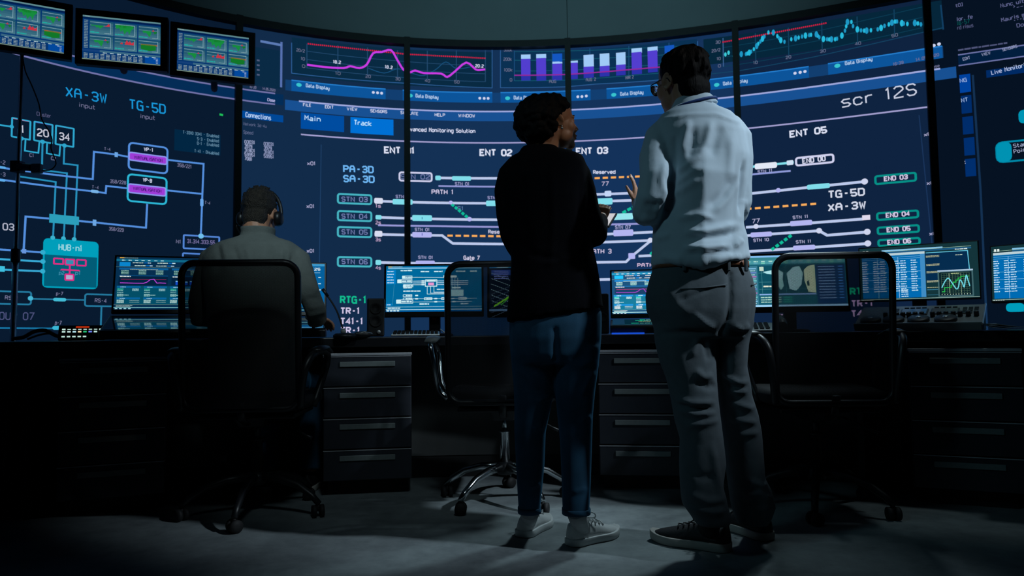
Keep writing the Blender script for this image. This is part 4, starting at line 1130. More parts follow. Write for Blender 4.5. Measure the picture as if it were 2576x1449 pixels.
def content_table(s, wide=True):
    s.R(0, 0, 1, 1, (20, 52, 58), 0)
    for x in (0.03, 0.06):
        s.R(x, 0.05, x + 0.02, 0.1, (226, 240, 236), 3)
    s.R(0.2, 0.055, 0.72, 0.085, (130, 190, 226), 2); s.R(0.02, 0.12, 0.57, 0.165, (186, 208, 214), 2); s.R(0.2, 0.09, 0.95, 0.12, (30, 90, 130), 1); s.L([(0.02, 0.09), (0.95, 0.075)], 0.006, (160, 200, 180))
    s.R(0.02, 0.165, 0.57, 0.965, (0, 106, 178), 1); s.R(0.53, 0.165, 0.57, 0.965, (64, 140, 196), 2)
    for x in (0.02, 0.12, 0.18, 0.3, 0.36, 0.45):
        for k in range(14):
            s.G(x, 0.285 + 0.043 * k, x + 0.045 + 0.01 * ((k * 3) % 2), 0.02, (186, 220, 236))
    for x in (0.16, 0.34):
        s.L([(x, 0.2), (x + 0.004, 0.965)], 0.008, (140, 190, 226), 3)
    for y in (0.2, 0.235, 0.48, 0.62, 0.78):
        s.L([(0.02, y), (0.53, y)], 0.007, (110, 180, 220), 3)
    for k in range(4):
        s.G(0.36, 0.83 + 0.04 * k, 0.42, 0.02, (186, 220, 236))
    s.R(0.575, 0.15, 0.93, 0.7, (6, 44, 78), 1); s.L([(0.58, 0.155), (0.92, 0.155), (0.93, 0.56)], 0.014, (96, 190, 216), 3)
    for y in (0.22, 0.24, 0.375, 0.395, 0.51, 0.53, 0.68, 0.7, 0.8):
        s.G(0.58, y, 0.69, 0.012, (186, 190, 150))
    s.L([(0.58, 0.835), (0.68, 0.835)], 0.008, (70, 150, 190)); s.L([(0.58, 0.93), (0.68, 0.93)], 0.008, (50, 120, 150)); s.G(0.82, 0.13, 0.92, 0.02, (200, 220, 220)); s.G(0.82, 0.23, 0.88, 0.014, (190, 210, 190))
    x0, x1, y0, y1 = 0.67, 0.955, 0.49, 0.97
    s.R(x0, y0, x1, y1, (64, 100, 106), 4); s.R(x0 + 0.012, y0 + 0.04, x1 - 0.012, y1 - 0.02, (8, 32, 40), 5); s.R(x0, y0, x1, y0 + 0.025, (170, 196, 220), 6)
    f = lambda x, y: (x0 + 0.03 + (x1 - x0 - 0.06) * x, y0 + 0.06 + (y1 - y0 - 0.12) * y)
    for k in range(11):
        s.L([f(k / 10, 0), f(k / 10, 1)], 0.005, (70, 104, 84), 6); s.L([f(0, k / 10), f(1, k / 10)], 0.005, (70, 104, 84), 6)
        s.R(f(k / 10, 1.04)[0] - 0.003, f(0, 1.04)[1], f(k / 10, 1.04)[0] + 0.004, f(0, 1.08)[1], (190, 210, 190), 7)
    for xx in (0.28, 0.7):
        s.L([f(xx, 0), f(xx, 1)], 0.008, (150, 170, 140), 6)
    s.L([f(*p) for p in smooth([(0, 0.72), (0.12, 0.42), (0.25, 0.25), (0.38, 0.5), (0.52, 0.8), (0.6, 0.7), (0.66, 0.36), (0.74, 0.5), (0.8, 0.72), (0.86, 0.3), (0.9, 0.14), (0.95, 0.4), (1, 0.68)])], 0.017, (110, 214, 226), 8)
    s.L([f(0, 0.92), f(0.1, 0.92), f(0.1, 0.72), f(0.34, 0.72), f(0.34, 0.6), f(0.42, 0.6), f(0.42, 0.46), f(0.52, 0.46), f(0.52, 0.36), f(0.6, 0.36), f(0.6, 0.26), f(0.7, 0.26), f(0.7, 0.18), f(1, 0.18)], 0.013, (36, 190, 80), 7)
    s.G(f(0.35, 0.04)[0], f(0.35, 0.04)[1], f(0.65, 0)[0], 0.015, (190, 206, 150), 8)
    s.L([(0, 0.985), (1, 0.985)], 0.01, (150, 180, 170))
    for k in range(5):
        s.R(0.01 + 0.022 * k, 0.986, 0.026 + 0.022 * k, 0.998, (210, 226, 220), 4)

# --- the three overhead monitors
OVL = ['overhead monitor cut by the left edge of the photo, above the thin pole', 'middle one of the three overhead monitors in a row', 'overhead monitor at the right end of the row, next to the ceiling strip']
for i, (x0, x1, yb0, yb1, D0, D1) in enumerate(((-44, 160.5, 104, 135.5, 3.52, 3.69), (207, 403, 144, 169.5, 3.70, 3.81), (445, 624.5, 175, 200.5, 3.86, 4.0))):
    A, B = at(x0, yb0, D0), at(x1, yb1, D1)
    yaw, w = frame_from(A, B)
    zb = (A.z + B.z) / 2
    C = (A + B) / 2
    root = thing('overhead_monitor', OVL[i], 'monitor', (C.x, C.y, zb), yaw, 'overhead monitors')
    sc = Screen(root, 'screen', w, 0.235, 0.0, 0.0, math.radians(-2), 0.036, 0.045, bez_bottom=0.028)
    content_market(sc); sc.done()
    wl = wall_pt(float(np.interp(math.atan2(C.x, C.y), np.arctan2(PATH[:, 0], PATH[:, 1]), PS)), Z_TOP + 0.06, 0.05)
    inv = Matrix.Rotation(-yaw, 4, 'Z') @ Matrix.Translation(-Vector((C.x, C.y, zb)))
    e2 = inv @ Vector((wl[0], wl[1], zb + 0.12))
    MB().tube([(0, 0.04, 0.12), (0, 0.08, 0.12), (e2.x, e2.y, 0.12)], 0.02, 8).build('bracket', M_MATTE, root)
    MB().ball((-w / 2 - 0.016, -0.004, 0.258), 0.005).build('screw', M_SILVER, root)

# --- slim pole with a clamp and a cable
pb = on_floor(30, 1400, 0)
p_top, p_mid = at(52, 134, 3.70), at(33, 846, 3.70)
pole = thing('pole_stand', 'slim metal pole with a clamp rising behind the left end of the desk', 'stand', (p_mid.x, 3.70, 0))
off = Vector((-p_mid.x, -3.70, 0))
mb = MB(); pz = lambda p: p + off
xm = p_mid.x
mb.tube([pz(Vector((xm, 3.70, 0.03))), pz(Vector((xm, 3.70, 1.2)))], 0.014, 10); mb.build('lower_pole', M_STEEL, pole, True)
xt = p_top.x
MB().tube([pz(Vector((xm, 3.70, 1.18))), pz(Vector((xm, 3.70, p_top.z)))], 0.0095, 10).build('upper_pole', M_STEEL, pole, True)
MB().lathe([(0.02, 1.16), (0.022, 1.17), (0.022, 1.22), (0.02, 1.23)], (0, 0, 0), 12).build('collar', M_BLACK, pole, True)
for k in range(3):
    a = 2 * math.pi * k / 3 + 0.5
    MB().tube([(0, 0, 0.25), (0.2 * math.cos(a), 0.2 * math.sin(a), 0.02)], 0.010, 8).build('leg', M_BLACK, pole, True)
ck = at(44, 420, 3.68); cz = ck.z
cl_ = MB(); cl_.box((0.01, -0.02, cz), (0.05, 0.05, 0.06)); cl_.tube([(0.02, -0.03, cz), (0.10, -0.04, cz - 0.01)], 0.02, 8); cl_.build('clamp', M_BLACK, pole, bevel=0.004)
MB().box((0.125, -0.04, cz - 0.015), (0.05, 0.03, 0.05), Matrix.Rotation(0.3, 4, 'Y') if False else None).build('lamp_head', M_GREY, pole, bevel=0.006)
cb = [at(x, y, 3.67) for x, y in ((58, 148), (64, 180), (80, 215), (98, 262), (105, 300), (122, 328), (131, 352), (128, 372), (138, 400), (140, 415), (125, 428), (96, 428))]
MB().tube([p + off for p in smooth([tuple(q) for q in cb])] if False else [Vector(q) + off for q in smooth([tuple(q) for q in cb], 3)], 0.0035, 6).build('cable', M_RUB, pole, True)

# --- two-screen consoles on the desk
def console(name, label, lpx, rpx, topy, boty, Y, h, content, lowpx, refl, bright=1.0, yaw=None, group='two-screen consoles on the desk', w=None):
    """upper display leaning back over a sloping lower display"""
    A, B = at(lpx, boty, Y), at(rpx, boty, Y)
    C = (A + B) / 2
    th = math.atan2(C.x - DCX, C.y - DCY)
    yw = -th if yaw is None else yaw
    w = (B - A).length if w is None else w
    zb = A.z
    root = thing(name, label, 'console', (C.x, C.y, DESK_Z), yw, group)
    z0 = zb - DESK_Z
    sc = Screen(root, 'upper_screen', w, h, z0, 0.0, math.radians(12), 0.010, 0.02, bez_bottom=0.02)
    content(sc) if bright == 1.0 else content(sc, bright)
    sc.done()
    # wedge body: hinge behind, low front
    dep, zf = 0.25, 0.045
    wb = w / 2 + 0.012
    prof = [(0.03, 0.004), (0.03, z0 - 0.03), (-0.02, z0 - 0.03), (-dep, zf), (-dep - 0.006, zf - 0.012), (-dep, 0.004)]
    MB().rings([[(-wb, y, z) for y, z in prof], [(wb, y, z) for y, z in prof]]).build('body', M_BLACK, root, bevel=0.004)
    ang = math.atan2(z0 - 0.03 - zf, dep - 0.02)
    L = math.hypot(z0 - 0.03 - zf, dep - 0.02)
    def mp(u, v, lv):
        d = 0.0012 + 0.0004 * lv
        return (-w / 2 + u, -dep + v * math.cos(ang) - d * math.sin(ang), zf + v * math.sin(ang) + d * math.cos(ang))
    if refl:
        v = [mp(0, 0.012, 0), mp(w, 0.012, 0), mp(w, L - 0.006, 0), mp(0, L - 0.006, 0)]
        link_mesh('lower_screen', v, [(0, 1, 2, 3)], [M_TOUCH], root)
    else:
        c = Canvas(mp); rg = random.Random(9)
        c.rect(0, 0.012, w, L - 0.006, (6, 40, 56), 0); c.rect(0, 0.012, w * 0.13, L - 0.006, (20, 56, 82), 1); c.rect(0, 0.012, w, 0.022, (40, 96, 110), 1)
        GN = (30, 190, 140)
        for (x, y, ww) in ((0.25, 0.72, 0.08), (0.3, 0.84, 0.06), (0.3, 0.6, 0.05), (0.2, 0.22, 0.08), (0.45, 0.35, 0.06)):
            c.rect(w * x, L * y, w * (x + ww), L * (y + 0.07), GN, 2); c.greek(w * (x + ww + 0.01), L * y, w * (x + ww + 0.14), L * 0.05, (120, 200, 180), 2, rg)
        c.greek(w * 0.28, L * 0.5, w * 0.55, L * 0.04, (170, 170, 110), 2, rg); c.rect(w * 0.66, L * 0.66, w * 0.74, L * 0.82, (206, 70, 80), 2)
        for k in range(3):
            c.line([(w * (0.64 + 0.05 * k), L * 0.62), (w * (0.63 + 0.05 * k), L * 0.4)], 0.003, (130, 200, 200), 2)
        c.greek(w * 0.8, L * 0.3, w * 0.95, L * 0.05, (120, 200, 180), 2, rg); c.rect(w * 0.8, L * 0.6, w * 0.92, L * 0.75, GN, 2)
        c.build('lower_screen', root)
    return root, w, dep

M_TOUCH = mat('glossy_touch_glass', (0.30, 0.42, 0.48), 0.06, metal=0.75, noise_scale=3, noise_amt=0.05)
def content_num(s):
    content_dash(s); s.R(0.5, 0.0, 1, 0.9, (4, 96, 156), 8); s.R(0.5, 0, 1, 0.05, (60, 150, 200), 9); s.T('125', 0.86, 0.14, 0.95, 0.05, (220, 240, 244), 10, 0.22); s.L([(0.6, 0.19), (0.95, 0.19)], 0.008, (150, 200, 220), 9)
    for k in range(5):
        s.R(0.93, 0.28 + 0.13 * k, 0.96, 0.3 + 0.13 * k, (200, 230, 236), 10); s.R(0.86, 0.33 + 0.14 * k, 0.89, 0.37 + 0.14 * k, (30, 190, 170), 10)
    s.L([(0.5, 0.84), (1, 0.84)], 0.02, (110, 190, 230), 9)
console('two_screen_console', 'two-screen console with magenta curve left of the seated man', 301, 545, 640, 780, 3.50, 0.265, content_dash, None, True)
console('two_screen_console', 'two-screen console the seated man reaches for, its right half visible', 592, 812, 658, 786, 3.62, 0.255, content_num, None, True)
cr, cw, cd = console('two_screen_console', 'two-screen console with green diagram between the two standing people', 1542, 1765, 676, 790, 3.80, 0.238, content_dash, None, False, 1.35)
MB().box((-0.16, -cd - 0.02, 0.004), (0.16, 0.02, 0.008)).build('blue_strip', glow((24, 78, 210)), cr)  # emissive blue strip at the front edge of the console

# --- monitors standing on the desk
def monitor(label, x0, yb0, x1, Y0, Y1, h, content, tilt=6, bez=0.012, bb=0.028, stand=True, name='desk_monitor'):
    A = at(x0, yb0, Y0); B = at(x1, yb0, Y1)
    yaw, w = frame_from(A, B); C = (A + B) / 2; C.z = A.z
    root = thing(name, label, 'monitor', (C.x, C.y, DESK_Z), yaw, 'monitors standing on the desk')
    z0 = C.z - DESK_Z
    sc = Screen(root, 'screen', w, h, z0, 0.0, math.radians(tilt), bez, 0.03, bez_bottom=bb)
    content(sc); sc.done()
    if stand:
        MB().lathe([(0.10, 0.0), (0.10, 0.010), (0.085, 0.016), (0.03, 0.018)], (0.0, 0.09, 0), 28).build('stand_base', M_BLACK, root, True)
        MB().box((0.0, 0.075, z0 * 0.5 + 0.03), (0.062, 0.035, z0 + 0.08)).build('stand_neck', M_BLACK, root, bevel=0.006)
    return root, w, z0
m1, m1w, m1z = monitor('desk monitor with white network diagram on blue, left of the middle chair', 970.5, 785, 1212, 3.86, 3.88, 0.252, content_net)
MB().add([(-0.014, 0.052, m1z - 0.035), (-0.003, 0.052, m1z - 0.035), (-0.002, 0.052, m1z - 0.048)], [(0, 1, 2)]).add([(-0.001, 0.052, m1z - 0.035), (0.012, 0.052, m1z - 0.035), (0.002, 0.052, m1z - 0.05)], [(0, 1, 2)]).build('emblem', mat('red_emblem', (0.5, 0.04, 0.09), 0.5, noise_scale=50, noise_amt=0.05), m1)
monitor('desk monitor with green curve, mostly hidden behind the woman in the blazer', 1231, 785, 1476, 3.88, 3.84, 0.252, content_green)
monitor('desk monitor with a pale world map, seen past the standing man', 1858, 773, 2134, 3.70, 3.62, 0.268, content_map)
monitor('desk monitor with blue tables and wave chart above the grey control surface', 2166, 757, 2466, 3.62, 3.34, 0.266, content_table, tilt=4, bez=0.006, bb=0.006)
monitor('desk monitor with blue table cut by the right edge of the photo', 2497, 757, 2790, 3.34, 3.02, 0.255, content_table, tilt=4, bez=0.006, bb=0.01)

# --- grey control surface with jog wheels
A, B = at(2160, 800, 3.42), at(2474, 800, 3.12)
yaw, w = frame_from(A, B); C = (A + B) / 2
cs = thing('control_surface', 'grey control surface with jog wheels and rows of keys on the desk', 'control panel', (C.x, C.y, DESK_Z), yaw)
prof = [(-0.10, 0.004), (-0.12, 0.034), (-0.085, 0.040), (0.12, 0.118), (0.14, 0.112), (0.14, 0.004)]
MB().rings([[(-w / 2, y, z) for y, z in prof], [(w / 2, y, z) for y, z in prof]]).build('body', M_GREY, cs, bevel=0.003)
MB().box((0, -0.116, 0.036), (w + 0.004, 0.008, 0.006)).build('front_trim', M_SILVER, cs, bevel=0.002)
MB().tube([(w / 2 + 0.003, -0.12, 0.03), (w / 2 + 0.003, -0.085, 0.042), (w / 2 + 0.003, 0.12, 0.12)], 0.004, 6).build('side_trim', M_SILVER, cs)
sl = math.atan2(0.078, 0.205)
TS = Matrix.Translation((0, -0.085, 0.040)) @ Matrix.Rotation(sl, 4, 'X')
M_KEY = mat('dark_keys', (0.012, 0.013, 0.014), 0.5)
M_LCD = mat('unlit_grey_display', (0.07, 0.075, 0.075), 0.25)
for cx in (-0.02, 0.102):
    MB().box((cx, 0.135, 0.002), (0.112, 0.075, 0.004), TS).build('display_bezel', M_KEY, cs, bevel=0.002)
    MB().box((cx, 0.133, 0.0045), (0.10, 0.066, 0.002), TS).build('display', M_LCD, cs)
for cx in (-0.185, -0.09, 0.01, 0.115):
    MB().lathe([(0.044, 0.0), (0.044, 0.012), (0.038, 0.017), (0.015, 0.018)], (cx, 0.02, 0.0), 28, TS).build('jog_wheel', M_KEY, cs, True)
    MB().lathe([(0.011, 0.017), (0.011, 0.020), (0.006, 0.022)], (cx, 0.02, 0.0), 12, TS).build('wheel_cap', M_SILVER, cs, True)
for cx in (-0.13, -0.082, -0.058, -0.034, -0.008, 0.018, 0.06, 0.086, 0.112, 0.14, 0.166, 0.196, 0.226):
    MB().lathe([(0.010, 0.0), (0.010, 0.022), (0.007, 0.024)], (cx, 0.072, 0.0), 10, TS).build('knob', M_KEY, cs, True)
kb = MB()
for cx in (-0.095, 0.178, 0.200, 0.222):
    for r in range(6):
        kb.box((cx, 0.105 + 0.014 * r, 0.002), (0.016, 0.008, 0.005), TS)
for cx in (-0.056, -0.032, -0.008, 0.016, 0.066, 0.09, 0.114, 0.138):
    kb.box((cx, 0.187, 0.002), (0.018, 0.008, 0.005), TS)
kb.build('keys', M_KEY, cs)

# --- small things on the desk
def desk_pt(px, Y):
    d = ray(px, 838); t = Y / d.y
    return Vector((d.x * t, Y, DESK_Z))
def yaw_at(p):
    return -math.atan2(p.x - DCX, p.y - DCY)
# keypad with lit keys
p = desk_pt(205, 3.27)
kp = thing('keypad', 'black keypad with glowing white and coloured keys at the left end of the desk', 'keypad', tuple(p), yaw_at(p))
sc = Screen(kp, 'lit_keys', 0.178, 0.062, 0.010, 0.0, math.radians(20), 0.004, 0.02)
for r, y in enumerate((0.28, 0.47, 0.84)):
    for k in range(8 if r < 2 else 5):
        c = (190, 226, 216) if r != 1 else ((190, 226, 216), (190, 220, 216), (180, 226, 236), (236, 216, 176), (40, 190, 120), (110, 130, 236), (190, 226, 216), (240, 170, 60))[k]
        x = 0.06 + 0.118 * k; hh = 0.03 if r == 0 and 0 < k < 7 else 0.055
        sc.R(x, y - hh, x + 0.075, y + hh, c, 2)
sc.R(0.36, 0.03, 0.66, 0.16, (172, 44, 14), 2)
sc.done()
# thick cables lying at the left end
for lab, pts, r in (('thick dark cable curling over the left end of the desk', [(30, 3.36, 0.012), (60, 3.38, 0.02), (85, 3.40, 0.045), (115, 3.42, 0.05), (150, 3.44, 0.02), (215, 3.5, 0.012)], 0.009),
                    ('thinner dark cable lying behind the lit keypad', [(70, 3.46, 0.010), (100, 3.46, 0.03), (130, 3.48, 0.035), (170, 3.5, 0.012), (250, 3.62, 0.008)], 0.005)):
    P_ = []
    for px, Y, z in pts:
        q = desk_pt(px, Y); P_.append((q.x, q.y, DESK_Z + z))
    tag(MB().tube([Vector(q) for q in smooth(P_, 4)], r, 8).build('cable', M_RUB, None, True), lab, 'cable')
for lab, pts in (('black cable hanging below the desk near the left edge, looping outward', [(16, 868, 3.5), (10, 905, 3.5), (4, 940, 3.5), (12, 975, 3.5), (8, 1010, 3.5)]),
                 ('black cable hanging below the desk, nearest the left desk leg', [(22, 868, 3.45), (18, 905, 3.45), (14, 950, 3.45), (20, 985, 3.45), (17, 1015, 3.45)])):
    P_ = [tuple(at(*q)) for q in pts]
    tag(MB().tube([Vector(q) for q in smooth(P_, 4)], 0.004, 6).build('hanging_cable', M_RUB, None, True), lab, 'cable')
# gooseneck microphone
p = desk_pt(868, 3.40)
mc = thing('desk_microphone', 'black gooseneck microphone on the desk right of the seated man', 'microphone', tuple(p), 0)
MB().lathe([(0.055, 0), (0.055, 0.012), (0.045, 0.02), (0.012, 0.024)], (0, 0, 0), 24).build('base', M_BLACK, mc, True)
MB().ball((-0.008, 0, 0.030), 0.0135).build('swivel_ball', M_GREY, mc, True)
nk = [at(x, y, 3.40) - p for x, y in ((862, 826), (856, 806), (848, 784), (836, 762), (822, 742))]
MB().tube([Vector(q) for q in smooth([tuple(q) for q in nk])], 0.0042, 8).build('gooseneck', M_RUB, mc, True)
MB().tube([nk[-1] + Vector((0.006, 0, -0.006)), nk[-1] + Vector((-0.02, 0, 0.028))], [0.007, 0.0085], 10).build('capsule', M_BLACK, mc, True)
# mouse
p = desk_pt(913, 3.44)
ms = thing('computer_mouse', 'low silver and black mouse on the desk left of the tall speaker', 'mouse', tuple(p), 0.5)
MB().ball((0, 0, 0.014), (0.05, 0.03, 0.017), n=18).build('shell', M_BLACK, ms, True)
MB().tube([(-0.04, -0.018, 0.018), (0, -0.026, 0.026), (0.04, -0.016, 0.018)], 0.003, 6).build('side_strip', M_SILVER, ms, True)
# speakers
def speaker(px, Y, h, w, label, lean=0.10, knob=True):
    p = desk_pt(px, Y)
    sp = thing('desk_speaker', label, 'speaker', tuple(p), yaw_at(p), 'black speakers on the desk')
    b = MB(); s_ = math.tan(lean)
    b.rings([[(x * (w / 2), y + z * s_, z) for x, y in ((-1, -0.05), (1, -0.05), (0.85, 0.06), (-0.85, 0.06))] for z in (0.003, h)])
    b.build('cabinet', M_BLACK, sp, bevel=0.008)
    T_ = Matrix.Translation((0, -0.052, 0)) @ Matrix.Rotation(-lean, 4, 'X')
    for z, r in ((h * 0.74, w * 0.33), (h * 0.42, w * 0.36)):
        MB().lathe([(r, 0.0), (r, -0.003), (r * 0.85, -0.002), (r * 0.3, 0.004), (0.001, 0.002)], (0, 0, z), 24, T_, 'y').build('driver', M_RUB, sp, True)
    if knob:
        MB().lathe([(0.010, 0.004), (0.010, -0.008), (0.008, -0.010), (0.001, -0.010)], (w * 0.18, 0.0, h * 0.13), 16, T_, 'y').build('knob', M_SILVER, sp, True)
    return sp
speaker(946, 3.56, 0.192, 0.086, 'tall black speaker with silver knob beside the network diagram monitor')
speaker(1516, 3.62, 0.205, 0.066, 'narrow black speaker half hidden behind the woman in the blazer', 0.02, False)
# keyboards
def keyboard(px, Y, w, label, yaw=None, group='keyboards on the desk'):
    p = desk_pt(px, Y)
    kb = thing('keyboard', label, 'keyboard', tuple(p), yaw_at(p) if yaw is None else yaw, group)
    MB().rings([[(x, y, z) for y, z in ((-0.07, 0.003), (-0.07, 0.012), (0.07, 0.026), (0.07, 0.003))] for x in (-w / 2, w / 2)]).build('case', M_SILVER, kb, bevel=0.003)
    k = MB(); n = int(w / 0.02)
    for r in range(5):
        for c in range(n):
            if r == 0 and 3 <= c <= n - 6: continue
            y = -0.054 + 0.027 * r
            k.box((-w / 2 + 0.016 + c * (w - 0.032) / (n - 1), y, 0.0165 + (y + 0.07) * 0.1), (0.015, 0.02, 0.007))
    k.build('keys', M_KEY, kb)
    return kb
keyboard(1046, 3.56, 0.235, 'flat silver keyboard under the network diagram monitor')
q1, q2 = desk_pt(1108, 3.60), desk_pt(1127, 3.50)
tag(MB().tube([q1 + Vector((0, 0, 0.035)), (q1 + q2) / 2 + Vector((0, 0, 0.02)), q2 + Vector((0, 0, 0.006))], 0.003, 6).build('white_cable', mat('white_cable', (0.6, 0.62, 0.6), 0.5, noise_scale=30, noise_amt=0.03), None, True), 'short white cable slanting over the desk behind the middle chair', 'cable')
# desk telephone right of the standing man
p = desk_pt(1922, 3.46)
ph = thing('desk_phone', 'grey desk phone with rows of buttons between the standing man and right chair', 'phone', tuple(p), yaw_at(p))
MB().rings([[(x, y, z) for y, z in ((-0.08, 0.003), (-0.08, 0.014), (0.08, 0.05), (0.08, 0.003))] for x in (-0.085, 0.05)]).build('base', M_GREY, ph, bevel=0.004)
k = MB()
for r in range(5):
    for c in range(4):
        y = -0.055 + 0.028 * r; k.box((-0.065 + 0.026 * c, y, 0.018 + (y + 0.08) * 0.225), (0.018, 0.014, 0.006))
k.build('buttons', mat('light_grey_buttons', (0.3, 0.32, 0.32), 0.5, noise_scale=40, noise_amt=0.03), ph)
MB().tube([Vector(q) for q in smooth([(0.075, -0.09, 0.03), (0.078, -0.05, 0.05), (0.08, 0.0, 0.058), (0.078, 0.05, 0.066), (0.075, 0.09, 0.06)])], [0.022] * 5 + [0.016] * 7 + [0.022] * 5, 12).build('handset', M_BLACK, ph, True)
# loose papers
for k in range(3):
    p = desk_pt(2596, 2.93 + 0.01 * k); a = 0.10 * k - 0.55
    M_ = Matrix.Translation((p.x + 0.02, p.y + 0.03, DESK_Z)) @ Matrix.Rotation(a, 4, 'Z')
    n = 8; rs = []
    for i in range(n + 1):
        x = -0.15 + 0.30 * i / n; z = 0.003 + 0.006 * k + 0.014 * (abs(x) / 0.15) ** 3 * (1 if x < 0 else 0.3)
        rs.append([(x, -0.105, z), (x, 0.105, z), (x, 0.105, z + 0.0012), (x, -0.105, z + 0.0012)])
    tag(MB().rings(rs, M_).build('paper_sheet', mat('white_paper', (0.62, 0.64, 0.64), 0.8, noise_scale=20, noise_amt=0.03), None, False), 'loose white paper sheet, %s of three at the right edge of the desk' % ('lowest', 'middle', 'topmost')[k], 'paper', 'paper sheets on the desk')
# ------------------------------------------------------------------ office chairs with see-through mesh backs
def mesh_back_material():
    m = bpy.data.materials.new('black_net_fabric')
    m.use_nodes = True
    nt = m.node_tree; b = nt.nodes['Principled BSDF']
    b.inputs['Base Color'].default_value = (0.006, 0.0065, 0.008, 1); b.inputs['Roughness'].default_value = 0.65
    tc = nt.nodes.new('ShaderNodeTexCoord'); sp = nt.nodes.new('ShaderNodeSeparateXYZ')
    nt.links.new(tc.outputs['Object'], sp.inputs[0])
    def cosn(out, pitch):
        a = nt.nodes.new('ShaderNodeMath'); a.operation = 'MULTIPLY'; a.inputs[1].default_value = math.pi / pitch
        c = nt.nodes.new('ShaderNodeMath'); c.operation = 'COSINE'
        nt.links.new(out, a.inputs[0]); nt.links.new(a.outputs[0], c.inputs[0]); return c.outputs[0]
    mu = nt.nodes.new('ShaderNodeMath'); mu.operation = 'MULTIPLY'
    nt.links.new(cosn(sp.outputs['X'], 0.0025), mu.inputs[0]); nt.links.new(cosn(sp.outputs['Z'], 0.0022), mu.inputs[1])
    gt = nt.nodes.new('ShaderNodeMath'); gt.operation = 'GREATER_THAN'; gt.inputs[1].default_value = 0.44
    nt.links.new(mu.outputs[0], gt.inputs[0])
    tr = nt.nodes.new('ShaderNodeBsdfTransparent'); mx = nt.nodes.new('ShaderNodeMixShader'); o = nt.nodes['Material Output']
    nt.links.new(gt.outputs[0], mx.inputs[0]); nt.links.new(b.outputs[0], mx.inputs[1]); nt.links.new(tr.outputs[0], mx.inputs[2])
    nt.links.new(mx.outputs[0], o.inputs[0])
    return m
M_NET = mesh_back_material()
M_SEAT = mat('black_seat_fabric', (0.007, 0.0075, 0.009), 0.85, bump=0.2, bump_scale=500)
CH_GROUP = 'mesh back office chairs'

def rr_path(w, z0, z1, r, n=6, y=lambda z: 0.0):
    out = []
    for cx, cz, a0 in ((w / 2 - r, z1 - r, 0), (-w / 2 + r, z1 - r, 90), (-w / 2 + r, z0 + r, 180), (w / 2 - r, z0 + r, 270)):
        for k in range(n + 1):
            a = math.radians(a0 + 90.0 * k / n)
            x, z = cx + r * math.cos(a), cz + r * math.sin(a)
            out.append((x, z))
    return out

